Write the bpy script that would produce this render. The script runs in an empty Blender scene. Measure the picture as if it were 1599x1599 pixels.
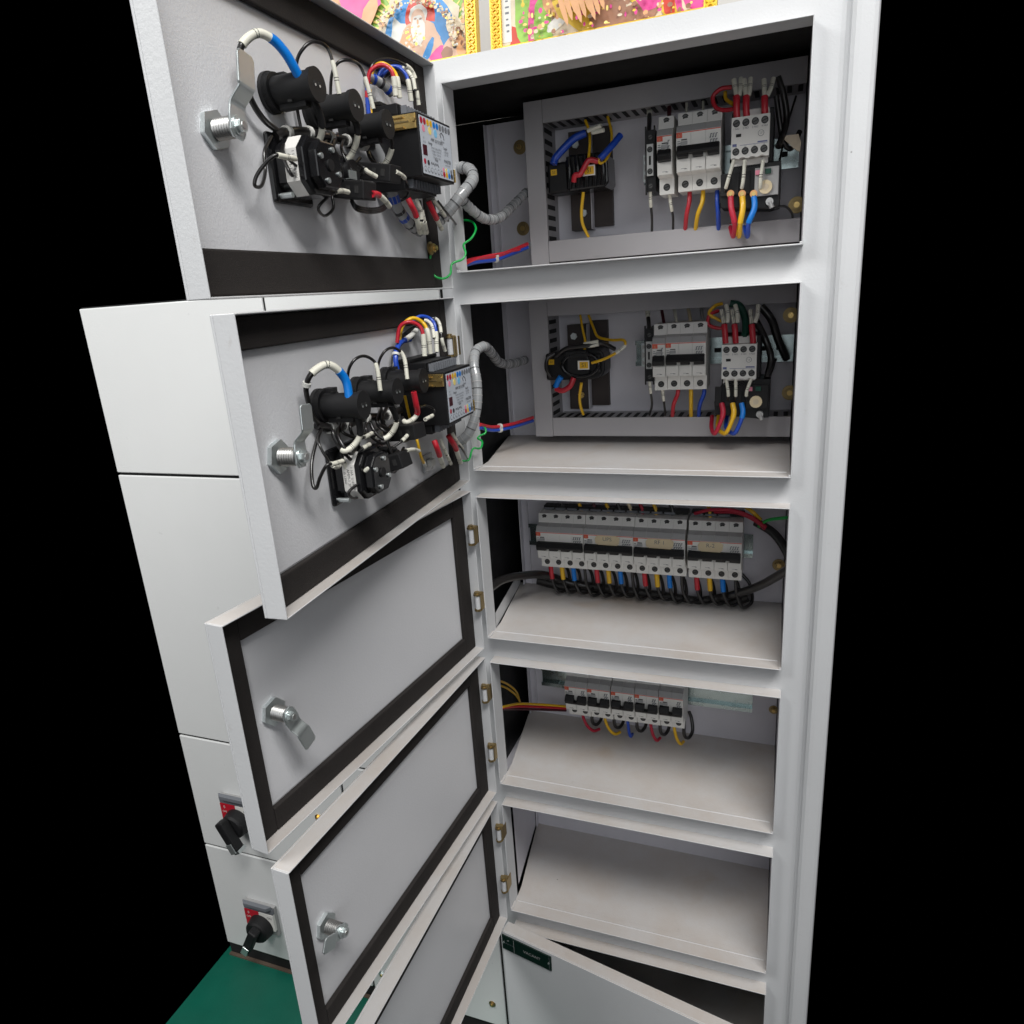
import bpy, math, random
from mathutils import Matrix, Vector
random.seed(7)
scene = bpy.context.scene
# ------------------------------------------------------------------ camera
F_PX, IMG = 1116.1, 1599.0
CAM = Vector((0.3654, -0.8386, 1.2505))
RX, RY, RZ = -0.2973, 0.0694, 0.3692
R = (Matrix.Rotation(RZ, 3, 'Z') @ Matrix.Rotation(RX, 3, 'X') @ Matrix.Rotation(RY, 3, 'Y'))
cam_data = bpy.data.cameras.new('camera'); cam = bpy.data.objects.new('camera', cam_data)
scene.collection.objects.link(cam)
cam_data.sensor_width = 36.0; cam_data.lens = 36.0 * F_PX / IMG
cam_data.clip_start = 0.02; cam_data.clip_end = 60
Q = R @ Matrix(((1, 0, 0), (0, 0, -1), (0, 1, 0)))
cam.matrix_world = Matrix.Translation(CAM) @ Q.to_4x4()
scene.camera = cam
# ------------------------------------------------------------------ world and lamps
world = bpy.data.worlds.new('World'); scene.world = world; world.use_nodes = True
world.node_tree.nodes['Background'].inputs[0].default_value = (0, 0, 0, 1)
world.node_tree.nodes['Background'].inputs[1].default_value = 0.0
def area(name, loc, target, sx, sy, power, color=(1, 1, 1)):
    l = bpy.data.lights.new(name, 'AREA'); l.shape = 'RECTANGLE'; l.size = sx; l.size_y = sy
    l.energy = power; l.color = color
    o = bpy.data.objects.new(name, l); scene.collection.objects.link(o)
    o.location = loc
    o.rotation_euler = (Vector(target) - Vector(loc)).to_track_quat('-Z', 'Y').to_euler()
    return o
area('ceiling_tube_light', (0.95, -1.15, 2.95), (0.15, 0.02, 0.8), 1.5, 0.5, 62, (1.0, 0.985, 0.96))
area('ceiling_tube_light', (-1.35, -1.6, 2.75), (-0.35, 0, 0.75), 1.4, 0.6, 46, (1.0, 1.0, 0.98))
area('room_fill_light', (1.1, -2.4, 1.75), (0.1, 0, 1.1), 2.4, 1.8, 18, (0.95, 0.975, 1.0))
scene.view_settings.view_transform = 'Standard'; scene.view_settings.look = 'None'
scene.view_settings.exposure = 0.0; scene.view_settings.gamma = 1.0
scene.view_settings.use_curve_mapping = False
scene.render.engine = 'CYCLES'
# ------------------------------------------------------------------ helpers
def ray(px, py):
    return R @ Vector(((px - 799.5) / F_PX, 1.0, -(py - 799.5) / F_PX))
def P(px, py, y):                    # pixel -> world point at depth y
    d = ray(px, py); return CAM + d * ((y - CAM.y) / d.y)
XH, YH, WD, T, TP = -0.0068, -0.019, 0.4132, 0.0204, 0.0180
DOOR = {1: (1.5557, 1.2597, 1.4966), 2: (1.5143, 1.0210, 1.2497), 3: (1.6805, 0.7794, 1.0076),
        4: (1.6310, 0.5401, 0.7655), 5: (1.5778, 0.3020, 0.5244), 6: (0.1929, 0.0600, 0.2954)}
def door_matrix(i):
    th = DOOR[i][0]; d = Vector((math.cos(th), -math.sin(th), 0)); n = Vector((math.sin(th), math.cos(th), 0))
    m = Matrix.Identity(4)
    for r in range(3):
        m[r][0] = d[r]; m[r][1] = n[r]; m[r][2] = (0, 0, 1)[r]; m[r][3] = (XH, YH, 0)[r]
    return m
DM = {i: door_matrix(i) for i in DOOR}
def DP(i, px, py, h):                # pixel -> world point h above the inner panel of door i
    m = DM[i]; n = Vector((m[0][1], m[1][1], 0)); o = Vector((XH, YH, 0)) + n * (h - TP)
    d = ray(px, py); return CAM + d * ((o - CAM).dot(n) / d.dot(n))
def DL(i, px, py, h=0.0):            # same, as (s, z) on the door
    p = DM[i].inverted() @ DP(i, px, py, h); return p.x, p.z

MATS = {}
def mat(name, col, rough=0.5, metal=0.0, var=0.06, vscale=18.0, bump=0.0, bscale=400.0, dust=0.0, coat=0.0, spec=0.5, trans=0.0):
    m = bpy.data.materials.new(name); m.use_nodes = True; nt = m.node_tree; N = nt.nodes; L = nt.links
    b = N['Principled BSDF']; tc = N.new('ShaderNodeTexCoord')
    no = N.new('ShaderNodeTexNoise'); no.inputs['Scale'].default_value = vscale; no.inputs['Detail'].default_value = 5
    L.new(tc.outputs['Object'], no.inputs['Vector'])
    mx = N.new('ShaderNodeMix'); mx.data_type = 'RGBA'
    mx.inputs[6].default_value = (*[c * (1 - var) for c in col], 1); mx.inputs[7].default_value = (*[min(1, c * (1 + var)) for c in col], 1)
    L.new(no.outputs[0], mx.inputs[0]); out = mx.outputs[2]
    if dust > 0:
        g = N.new('ShaderNodeNewGeometry'); sp = N.new('ShaderNodeSeparateXYZ'); L.new(g.outputs['Normal'], sp.inputs[0])
        mr = N.new('ShaderNodeMapRange'); mr.inputs[1].default_value = 0.8; mr.inputs[2].default_value = 1.0; L.new(sp.outputs[2], mr.inputs[0])
        n2 = N.new('ShaderNodeTexNoise'); n2.inputs['Scale'].default_value = 9; n2.inputs['Detail'].default_value = 8; n2.inputs['Roughness'].default_value = 0.7
        L.new(tc.outputs['Object'], n2.inputs['Vector'])
        r2 = N.new('ShaderNodeMapRange'); r2.inputs[1].default_value = 0.35; r2.inputs[2].default_value = 0.75; r2.inputs[3].default_value = 0.35; L.new(n2.outputs[0], r2.inputs[0])
        mu = N.new('ShaderNodeMath'); mu.operation = 'MULTIPLY'; L.new(mr.outputs[0], mu.inputs[0]); L.new(r2.outputs[0], mu.inputs[1])
        mu2 = N.new('ShaderNodeMath'); mu2.operation = 'MULTIPLY'; mu2.inputs[1].default_value = dust; L.new(mu.outputs[0], mu2.inputs[0])
        dm = N.new('ShaderNodeMix'); dm.data_type = 'RGBA'; dm.inputs[7].default_value = (0.45, 0.385, 0.33, 1)
        L.new(mu2.outputs[0], dm.inputs[0]); L.new(out, dm.inputs[6]); out = dm.outputs[2]
        n5 = N.new('ShaderNodeTexNoise'); n5.inputs['Scale'].default_value = 13; n5.inputs['Detail'].default_value = 6; n5.inputs['Distortion'].default_value = 0.6
        L.new(tc.outputs['Object'], n5.inputs['Vector'])
        r5 = N.new('ShaderNodeMapRange'); r5.inputs[1].default_value = 0.64; r5.inputs[2].default_value = 0.80; r5.inputs[4].default_value = 0.35; L.new(n5.outputs[0], r5.inputs[0])
        m5 = N.new('ShaderNodeMath'); m5.operation = 'MULTIPLY'; L.new(r5.outputs[0], m5.inputs[0]); L.new(mr.outputs[0], m5.inputs[1])
        st = N.new('ShaderNodeMix'); st.data_type = 'RGBA'; st.inputs[7].default_value = (0.42, 0.29, 0.17, 1)
        L.new(m5.outputs[0], st.inputs[0]); L.new(out, st.inputs[6]); out = st.outputs[2]
        # faint grime marks and scuffs on every face
        n6 = N.new('ShaderNodeTexNoise'); n6.inputs['Scale'].default_value = 45; n6.inputs['Detail'].default_value = 9; n6.inputs['Roughness'].default_value = 0.75
        L.new(tc.outputs['Object'], n6.inputs['Vector'])
        r6 = N.new('ShaderNodeMapRange'); r6.inputs[1].default_value = 0.62; r6.inputs[2].default_value = 0.80; r6.inputs[4].default_value = 0.5; L.new(n6.outputs[0], r6.inputs[0])
        gm = N.new('ShaderNodeMix'); gm.data_type = 'RGBA'; gm.inputs[7].default_value = (0.30, 0.27, 0.24, 1)
        L.new(r6.outputs[0], gm.inputs[0]); L.new(out, gm.inputs[6]); out = gm.outputs[2]
        # sparse specks of grime
        vo = N.new('ShaderNodeTexVoronoi'); vo.inputs['Scale'].default_value = 38; L.new(tc.outputs['Object'], vo.inputs['Vector'])
        vr = N.new('ShaderNodeMapRange'); vr.inputs[1].default_value = 0.03; vr.inputs[2].default_value = 0.05; vr.inputs[3].default_value = 1; vr.inputs[4].default_value = 0; L.new(vo.outputs['Distance'], vr.inputs[0])
        wn = N.new('ShaderNodeSeparateColor'); L.new(vo.outputs['Color'], wn.inputs[0])
        gt = N.new('ShaderNodeMath'); gt.operation = 'GREATER_THAN'; gt.inputs[1].default_value = 0.93; L.new(wn.outputs[0], gt.inputs[0])
        m3 = N.new('ShaderNodeMath'); m3.operation = 'MULTIPLY'; L.new(vr.outputs[0], m3.inputs[0]); L.new(gt.outputs[0], m3.inputs[1])
        m4 = N.new('ShaderNodeMath'); m4.operation = 'MULTIPLY'; m4.inputs[1].default_value = 0.7; L.new(m3.outputs[0], m4.inputs[0])
        sm = N.new('ShaderNodeMix'); sm.data_type = 'RGBA'; sm.inputs[7].default_value = (0.1, 0.09, 0.08, 1)
        L.new(m4.outputs[0], sm.inputs[0]); L.new(out, sm.inputs[6]); out = sm.outputs[2]
    L.new(out, b.inputs['Base Color'])
    b.inputs['Metallic'].default_value = metal; b.inputs['Specular IOR Level'].default_value = spec
    b.inputs['Coat Weight'].default_value = coat; b.inputs['Transmission Weight'].default_value = trans
    rr = N.new('ShaderNodeMapRange'); rr.inputs[3].default_value = max(0.03, rough - 0.07); rr.inputs[4].default_value = min(1, rough + 0.09)
    n3 = N.new('ShaderNodeTexNoise'); n3.inputs['Scale'].default_value = vscale * 2.3; L.new(tc.outputs['Object'], n3.inputs['Vector'])
    L.new(n3.outputs[0], rr.inputs[0]); L.new(rr.outputs[0], b.inputs['Roughness'])
    if bump > 0:
        n4 = N.new('ShaderNodeTexNoise'); n4.inputs['Scale'].default_value = bscale; n4.inputs['Detail'].default_value = 2; L.new(tc.outputs['Object'], n4.inputs['Vector'])
        bp = N.new('ShaderNodeBump'); bp.inputs['Strength'].default_value = bump; bp.inputs['Distance'].default_value = 0.001
        L.new(n4.outputs[0], bp.inputs['Height']); L.new(bp.outputs[0], b.inputs['Normal'])
    MATS[name] = m; return m
mat('paint', (0.565, 0.575, 0.59), 0.42, bump=0.16, bscale=420, dust=0.85, var=0.03)
mat('paint_white', (0.74, 0.75, 0.75), 0.3, bump=0.12, bscale=420, var=0.02)
mat('rail_zinc', (0.42, 0.50, 0.50), 0.24, 1.0, var=0.1, vscale=30)
mat('paint_inner', (0.66, 0.665, 0.69), 0.36, bump=0.2, bscale=600, var=0.07, vscale=6)
mat('plate_paint', (0.62, 0.61, 0.66), 0.42, bump=0.2, bscale=500, var=0.08)
mat('gasket', (0.022, 0.019, 0.018), 0.85, var=0.3, bump=0.3, bscale=900, spec=0.3)
mat('black', (0.008, 0.008, 0.009), 0.42, var=0.2, bump=0.05, bscale=1500, spec=0.35)
mat('matt_black', (0.011, 0.011, 0.012), 0.55, var=0.2, spec=0.35)
mat('gloss_black', (0.008, 0.008, 0.009), 0.18, var=0.2)
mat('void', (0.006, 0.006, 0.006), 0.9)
mat('brown', (0.028, 0.019, 0.017), 0.5, var=0.2, vscale=60)
mat('white_plastic', (0.72, 0.71, 0.68), 0.42, var=0.04)
mat('grey_plastic', (0.36, 0.36, 0.36), 0.5, var=0.04)
mat('duct_grey', (0.37, 0.36, 0.375), 0.45, var=0.05)
mat('slot', (0.02, 0.02, 0.02), 0.8)
mat('zinc', (0.66, 0.71, 0.71), 0.33, 0.85, var=0.05, vscale=40)
mat('steel', (0.5, 0.5, 0.49), 0.38, 0.85, var=0.08, vscale=50)
mat('dim_steel', (0.10, 0.10, 0.10), 0.45, 0.8)
mat('brass', (0.70, 0.50, 0.19), 0.28, 0.9, var=0.06, vscale=60)
mat('old_brass', (0.36, 0.27, 0.13), 0.4, 0.9, var=0.15, vscale=80)
mat('copper', (0.75, 0.38, 0.17), 0.3, 1.0)
mat('sleeve_white', (0.68, 0.67, 0.58), 0.5, var=0.05)
mat('ink', (0.03, 0.03, 0.035), 0.6)
mat('grey_ink', (0.16, 0.17, 0.19), 0.6)
mat('blue_ink', (0.12, 0.14, 0.3), 0.6)
mat('print_red', (0.62, 0.10, 0.06), 0.5)
mat('red', (0.48, 0.015, 0.03), 0.38, coat=0.2)
mat('yellow', (0.72, 0.42, 0.01), 0.38, coat=0.2)
mat('blue', (0.01, 0.06, 0.42), 0.38, coat=0.2)
mat('sky_blue', (0.0, 0.17, 0.6), 0.4)
mat('wire_black', (0.012, 0.011, 0.011), 0.3, coat=0.3)
mat('green', (0.0, 0.38, 0.06), 0.35, coat=0.2)
mat('dark_green', (0.0, 0.05, 0.03), 0.4)
mat('crimson', (0.40, 0.01, 0.035), 0.45)
mat('hose', (0.30, 0.31, 0.32), 0.22, coat=0.5, var=0.25, vscale=60)
mat('label_face', (0.50, 0.54, 0.60), 0.4, var=0.02)
mat('pink', (0.75, 0.25, 0.35), 0.5); mat('pale_yellow', (0.8, 0.65, 0.2), 0.5); mat('pale_blue', (0.2, 0.5, 0.75), 0.5)
mat('maroon', (0.06, 0.008, 0.015), 0.3)
mat('tie', (0.6, 0.6, 0.57), 0.4)
mat('tape', (0.66, 0.55, 0.36), 0.6, var=0.15, vscale=70)
mat('plate_green', (0.004, 0.016, 0.012), 0.3)
mat('floor_green', (0.0, 0.105, 0.068), 0.5, var=0.2, vscale=14, bump=0.2, bscale=300)
mat('wall', (0.50, 0.49, 0.47), 0.7, bump=0.15, bscale=60)
mat('edge_brown', (0.10, 0.07, 0.05), 0.8, var=0.4)
mat('gold', (0.75, 0.50, 0.06), 0.35, 0.5, var=0.2, vscale=200)
mat('art_green', (0.222, 0.407, 0.059), 0.4, var=0.5, vscale=30); mat('art_orange', (0.592, 0.311, 0.148), 0.4, var=0.4, vscale=40)
mat('art_pink', (0.629, 0.059, 0.259), 0.4, var=0.3, vscale=30); mat('art_skin', (0.577, 0.370, 0.259), 0.4, var=0.2, vscale=40)
mat('art_cream', (0.592, 0.503, 0.370), 0.4, var=0.3, vscale=90); mat('art_blue', (0.037, 0.222, 0.518), 0.4, var=0.4, vscale=40)
mat('art_yellow', (0.629, 0.444, 0.037), 0.4, var=0.3, vscale=60); mat('art_brown', (0.296, 0.148, 0.089), 0.4, var=0.4, vscale=60)
mat('art_white', (0.592, 0.592, 0.555), 0.4); mat('art_red', (0.518, 0.044, 0.022), 0.4, var=0.3, vscale=50)

FONT_CACHE = {}
def glyphs(text):
    if text not in FONT_CACHE:
        cu = bpy.data.curves.new('writing', 'FONT'); cu.body = text; cu.align_x = 'CENTER'; cu.align_y = 'CENTER'; cu.resolution_u = 3
        o = bpy.data.objects.new('writing', cu); scene.collection.objects.link(o)
        dg = bpy.context.evaluated_depsgraph_get(); dg.update()
        me = o.evaluated_get(dg).to_mesh()
        vs = [v.co.copy() for v in me.vertices]; fs = [list(p.vertices) for p in me.polygons]
        o.evaluated_get(dg).to_mesh_clear()
        bpy.data.objects.remove(o); bpy.data.curves.remove(cu)
        FONT_CACHE[text] = (vs, fs)
    return FONT_CACHE[text]

class MB:
    def __init__(s, M=None): s.v = []; s.f = []; s.m = []; s.sm = []; s.names = []; s.M = M or Matrix.Identity(4)
    def mi(s, n):
        if n not in s.names: s.names.append(n)
        return s.names.index(n)
    def add(s, vs, fs, m, smooth=False):
        b = len(s.v); k = s.mi(m)
        s.v += [s.M @ Vector(v) for v in vs]
        for f in fs: s.f.append([b + i for i in f]); s.m.append(k); s.sm.append(smooth)
        return s
    def box(s, x0, x1, y0, y1, z0, z1, m):
        vs = [(x, y, z) for x in (x0, x1) for y in (y0, y1) for z in (z0, z1)]
        return s.add(vs, [(0, 1, 3, 2), (4, 6, 7, 5), (0, 4, 5, 1), (2, 3, 7, 6), (0, 2, 6, 4), (1, 5, 7, 3)], m)
    def obox(s, c, ax, ay, az, m):       # centre and three half-axis vectors
        c, ax, ay, az = map(Vector, (c, ax, ay, az))
        vs = [c + ax * i + ay * j + az * k for i in (-1, 1) for j in (-1, 1) for k in (-1, 1)]
        return s.add(vs, [(0, 1, 3, 2), (4, 6, 7, 5), (0, 4, 5, 1), (2, 3, 7, 6), (0, 2, 6, 4), (1, 5, 7, 3)], m)
    def cyl(s, a, b, r, m, r2=None, n=20, caps=True):
        a, b = Vector(a), Vector(b); d = (b - a).normalized(); r2 = r if r2 is None else r2
        u = d.orthogonal().normalized(); w = d.cross(u)
        vs = []
        for k in range(n):
            t = 2 * math.pi * k / n; e = u * math.cos(t) + w * math.sin(t); vs += [a + e * r, b + e * r2]
        s.add(vs, [(2 * k, 2 * ((k + 1) % n), 2 * ((k + 1) % n) + 1, 2 * k + 1) for k in range(n)], m, n > 8)
        if caps: s.add([vs[2 * k] for k in range(n)], [tuple(range(n))[::-1]], m); s.add([vs[2 * k + 1] for k in range(n)], [tuple(range(n))], m)
        return s
    def prism(s, poly, ax, a0, a1, m):   # poly of 2-D points extruded along axis ax
        def mk(p, a): return {'x': (a, p[0], p[1]), 'y': (p[0], a, p[1]), 'z': (p[0], p[1], a)}[ax]
        n = len(poly); vs = [mk(p, a0) for p in poly] + [mk(p, a1) for p in poly]
        return s.add(vs, [tuple(range(n))[::-1], tuple(range(n, 2 * n))] + [(k, (k + 1) % n, n + (k + 1) % n, n + k) for k in range(n)], m)
    def tube(s, pts, r, m, n=10, caps=True):
        pts = [Vector(p) for p in pts]; N_ = len(pts); rings = []
        d = (pts[1] - pts[0]).normalized(); u = d.orthogonal().normalized()
        for i, p in enumerate(pts):
            d = (pts[min(i + 1, N_ - 1)] - pts[max(i - 1, 0)]).normalized()
            u = (u - d * u.dot(d)).normalized(); w = d.cross(u); rr = r(i / (N_ - 1)) if callable(r) else r
            rings.append([p + (u * math.cos(2 * math.pi * k / n) + w * math.sin(2 * math.pi * k / n)) * rr for k in range(n)])
        vs = [q for g in rings for q in g]
        fs = [(i * n + k, i * n + (k + 1) % n, (i + 1) * n + (k + 1) % n, (i + 1) * n + k) for i in range(N_ - 1) for k in range(n)]
        s.add(vs, fs, m, True)
        if caps: s.add(rings[0], [tuple(range(n))[::-1]], m); s.add(rings[-1], [tuple(range(n))], m)
        return s
    def text(s, t, M, size, m):
        vs, fs = glyphs(t); k = s.M; s.M = k @ M @ Matrix.Scale(size, 4); s.add(vs, fs, m); s.M = k; return s
    def build(s, name, parent=None, loc=None, bevel=0.0, wm=None):
        me = bpy.data.meshes.new(name)
        L = Vector(loc) if loc is not None else Vector((0, 0, 0))
        vs = s.v
        if wm is not None: inv = wm.inverted(); vs = [inv @ v for v in vs]
        me.from_pydata([tuple(v - L) for v in vs], [], s.f)
        for n_ in s.names: me.materials.append(MATS[n_])
        me.polygons.foreach_set('material_index', s.m); me.polygons.foreach_set('use_smooth', s.sm); me.update()
        o = bpy.data.objects.new(name, me); scene.collection.objects.link(o)
        if loc is not None: o.location = L
        if parent is not None: o.parent = parent
        if bevel > 0:
            b = o.modifiers.new('bevel', 'BEVEL'); b.width = bevel; b.segments = 2; b.limit_method = 'ANGLE'; b.angle_limit = math.radians(50); b.use_clamp_overlap = True
        return o
def tag(o, label, cat=None, group=None, kind=None):
    if label: o['label'] = label
    if cat: o['category'] = cat
    if group: o['group'] = group
    if kind: o['kind'] = kind
    return o
def thing(name, label, cat, M=None, group=None):
    o = bpy.data.objects.new(name, None); scene.collection.objects.link(o); o.empty_display_size = 0.02
    if M is not None: o.matrix_world = M
    return tag(o, label, cat, group)
def spline(pts, per=9):
    pts = [Vector(p) for p in pts]; q = [pts[0] * 2 - pts[1]] + pts + [pts[-1] * 2 - pts[-2]]; out = []
    for i in range(1, len(q) - 2):
        a, b, c, d = q[i - 1:i + 3]
        for k in range(per):
            t = k / per
            out.append(0.5 * ((2 * b) + (c - a) * t + (2 * a - 5 * b + 4 * c - d) * t * t + (3 * b - a - 3 * c + d) * t ** 3))
    out.append(pts[-1]); return out
def arc_part(ps, a, b):
    L = [0]
    for i in range(1, len(ps)): L.append(L[-1] + (ps[i] - ps[i - 1]).length)
    t0, t1 = a * L[-1], b * L[-1]
    def at(t):
        for i in range(1, len(ps)):
            if L[i] >= t: return ps[i - 1].lerp(ps[i], (t - L[i - 1]) / max(1e-9, L[i] - L[i - 1]))
        return ps[-1]
    return [at(t0 + (t1 - t0) * k / 12) for k in range(13)]
def wire(label, pts, r, m, sleeves=(), group=None, name='wire', cat='wire'):
    """one wire; sleeves are (from, to, material, marked?) along its length"""
    ps = spline(pts); o0 = ps[0].copy()
    mb = MB(); mb.tube([p - o0 for p in ps], r, m, 8)
    o = mb.build(name); o.location = o0; tag(o, label, cat, group)
    for sl in sleeves:
        a, b, sm_ = sl[:3]; q = arc_part(ps, a, b); s = MB(); rs_ = r * (sl[3] if len(sl) > 3 else 1.35); rs_ = min(rs_, .00205) if r < .0017 else rs_; s.tube([p - o0 for p in q], rs_, sm_, 10)
        if sm_ == 'sleeve_white':
            for t in (0.52, 0.62):
                k = int(t * 12); s.tube([q[k] - o0, q[k].lerp(q[k + 1], 0.28) - o0], rs_ * 1.02, 'ink', 10, False)
        s.build('sleeve', o)
    return o
def tie_ring(mb, c, d, r, m='tie', h=0.0012):
    d = Vector(d).normalized(); c = Vector(c); mb.cyl(c - d * h, c + d * h, r, m, n=14)
def hexnut(mb, c, d, r, h, m): mb.cyl(c, Vector(c) + Vector(d) * h, r, m, n=6)

# ------------------------------------------------------------------ setting
f = MB(); f.box(-0.655, 0.44, -0.165, 0.25, -0.02, 0.0, 'floor_green')
tag(f.build('floor'), None, kind='structure')
w = MB(); w.box(-0.42, 0.437, 0.30, 0.33, 0.0, 1.78, 'wall')
tag(w.build('wall', loc=(0, 0.315, 0)), 'plain grey wall behind the framed prints on the cabinet', 'wall')

# ------------------------------------------------------------------ control cabinet
ZB = [1.2784, 1.0357, 0.7967, 0.5570, 0.3195, 0.090]; ZT = [1.4760, 1.2402, 0.9983, 0.7571, 0.5180, 0.2791]
WX, LIP, ZTOP, ZBASE, XR, XL = 0.380, 0.019, 1.5048, 0.0304, 0.437, -0.0305
YB = [0.205, 0.205, 0.1772, 0.1772, 0.1772, 0.205]
cab = thing('control_cabinet', 'open grey control cabinet with six stacked compartments and swung-out doors', 'electrical cabinet')
b = MB()
xs = [XL, 0.0, WX, 0.405]; zs = [ZBASE] + [z for k in range(5, -1, -1) for z in (ZB[k], ZT[k])] + [ZTOP]
for i in range(3):
    for j in range(len(zs) - 1):
        if i == 1 and j % 2 == 1: continue
        b.add([(xs[i], 0, zs[j]), (xs[i + 1], 0, zs[j]), (xs[i + 1], 0, zs[j + 1]), (xs[i], 0, zs[j + 1])], [(0, 1, 2, 3)], 'paint')
# right-hand stile with its rolled corner
prof = [(0.405, 0.0), (0.409, -0.001), (0.412, -0.0045), (0.4135, -0.009), (0.417, -0.0115), (0.421, -0.012), (0.432, -0.012), (0.4355, -0.0105), (XR, -0.007), (XR, 0.25)]
for k in range(len(prof) - 1):
    (a0, c0), (a1, c1) = prof[k], prof[k + 1]
    b.add([(a0, c0, ZBASE), (a1, c1, ZBASE), (a1, c1, ZTOP), (a0, c0, ZTOP)], [(0, 1, 2, 3)], 'paint', True)
b.add([(x, y, ZTOP) for x, y in [(XL, 0)] + prof + [(XL, 0.25)]], [tuple(range(len(prof) + 2))], 'paint')
b.add([(x, y, ZBASE) for x, y in [(XL, 0)] + prof + [(XL, 0.25)]], [tuple(range(len(prof) + 2))[::-1]], 'paint')
b.add([(XL, 0.25, ZBASE), (XR, 0.25, ZBASE), (XR, 0.25, ZTOP), (XL, 0.25, ZTOP)], [(0, 1, 2, 3)], 'paint')
b.build('body', cab)
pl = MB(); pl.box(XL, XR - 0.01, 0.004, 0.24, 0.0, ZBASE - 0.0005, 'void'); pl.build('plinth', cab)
# cable alley left of the compartments; near-black colour stands in for shade and cables
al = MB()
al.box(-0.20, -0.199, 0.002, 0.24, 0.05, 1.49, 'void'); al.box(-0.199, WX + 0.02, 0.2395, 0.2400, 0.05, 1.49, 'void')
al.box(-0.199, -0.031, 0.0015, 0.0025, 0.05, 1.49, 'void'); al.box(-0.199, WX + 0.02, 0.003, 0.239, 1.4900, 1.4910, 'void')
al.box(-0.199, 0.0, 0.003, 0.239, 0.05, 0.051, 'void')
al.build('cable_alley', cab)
for k in range(6):
    lp = MB(); z0, z1 = ZB[k], ZT[k]; t = 0.0014
    lp.box(-t, 0, -LIP, 0.012, z0 - t, z1 + t, 'paint'); lp.box(WX, WX + t, -LIP, 0.012, z0 - t, z1 + t, 'paint')
    lp.box(0, WX, -LIP, 0.012, z0 - t, z0, 'paint'); lp.box(0, WX, -LIP, 0.012, z1, z1 + t, 'paint')
    for (cx, cz) in ((0.0008, z0 + 0.0008), (WX - 0.0008, z0 + 0.0008)):
        lp.box(cx - 0.0016, cx + 0.0016, -LIP + 0.0007, -0.001, cz - 0.0008, cz + 0.0012, 'paint')
    lp.build('opening_lip', cab, bevel=0.0005)
for k in range(5):
    s = MB(); yb = YB[k]
    x0 = -0.034 if k < 2 else -0.020
    s.box(0.0, WX, 0.012, yb, ZB[k] - 0.0014, ZB[k] - 0.0003, 'paint')
    s.add([(0.0, 0.03, ZB[k] - 0.0003), (0.0, yb, ZB[k] - 0.0003), (x0, yb, ZB[k] - 0.0003)], [(0, 2, 1)], 'paint')
    s.cyl((0.004, 0.002, ZB[k] - 0.0001), (WX - 0.004, 0.002, ZB[k] - 0.0001), 0.0009, 'paint', n=8)
    s.build('shelf', cab)
    if k == 0: continue
    c_ = MB(); c_.box(0.0, WX, 0.012, yb, ZT[k] + 0.0003, ZT[k] + 0.0014, 'plate_paint')
    c_.box(-0.04, 0.0, 0.06, yb, ZT[k] + 0.0003, ZT[k] + 0.0014, 'plate_paint'); c_.build('ceiling_sheet', cab)
rs = MB(); rs.box(WX + 0.0015, WX + 0.0030, 0.001, 0.239, 0.06, 1.4895, 'plate_paint'); rs.build('side_sheet', cab)
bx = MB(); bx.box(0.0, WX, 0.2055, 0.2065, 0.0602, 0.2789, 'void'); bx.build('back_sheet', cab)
for k in range(5):
    p = MB(); yb = YB[k]; x0 = (-0.037, -0.037, -0.012, -0.016, -0.018)[k]
    p.box(x0, WX, yb - 0.0015, yb, ZB[k], ZT[k] + (0.0002), 'plate_paint')
    p.box(x0, x0 + 0.0015, yb - 0.012, yb - 0.0016, ZB[k] + 0.001, ZT[k] - 0.001, 'plate_paint')
    if k < 4:
        p.box(x0 + 0.011, x0 + 0.0125, yb - 0.005, yb - 0.0016, ZB[k] + 0.001, ZT[k] - 0.001, 'plate_paint')
    mp = p.build('mounting_plate', cab)
sp = MB()   # closed side panel of the empty compartment, low sill of the third
sp.M = Matrix.Identity(4)
sp.add([(-0.001, 0.022, ZB[4] + 0.012), (-0.019, 0.165, ZB[4] + 0.006), (-0.019, 0.165, ZT[4] - 0.006), (-0.001, 0.022, ZT[4] - 0.006)], [(0, 1, 2, 3)], 'plate_paint')
sp.build('side_panel', cab)
si = MB(); si.add([(-0.0005, 0.014, ZB[2]), (-0.0195, 0.172, ZB[2]), (-0.0195, 0.172, ZB[2] + 0.022), (-0.0005, 0.014, ZB[2] + 0.022)], [(0, 1, 2, 3)], 'paint'); si.build('side_sill', cab)
def bolt(M, r=0.006, m='old_brass', parent=cab, name='bolt'):
    q = MB(M); q.cyl((0, 0, 0), (0, 0, 0.0012), r * 1.25, m, n=20); q.cyl((0, 0, 0.0012), (0, 0, 0.004), r * 0.8, m, n=6)
    q.cyl((0, 0, 0.004), (0, 0, 0.0048), r * 0.45, 'brass', n=12)
    return q.build(name, parent, wm=None)
TOFRONT = Matrix.Rotation(math.pi / 2, 4, 'X')       # local +Z -> world -Y
for (px, py, y, r) in ((812, 230, .2033, .0075), (817, 357, .2033, .0075), (1244, 320, .2033, .008), (1233, 613, .2033, .008), (1235, 492, .2033, .008), (1216, 882, .1755, .007), (1208, 1108, .1755, .0055)):
    bolt(Matrix.Translation(P(px, py, y)) @ TOFRONT, r)
bolt(Matrix.Translation(P(769, 1567, 0)) @ TOFRONT, 0.005)
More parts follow.
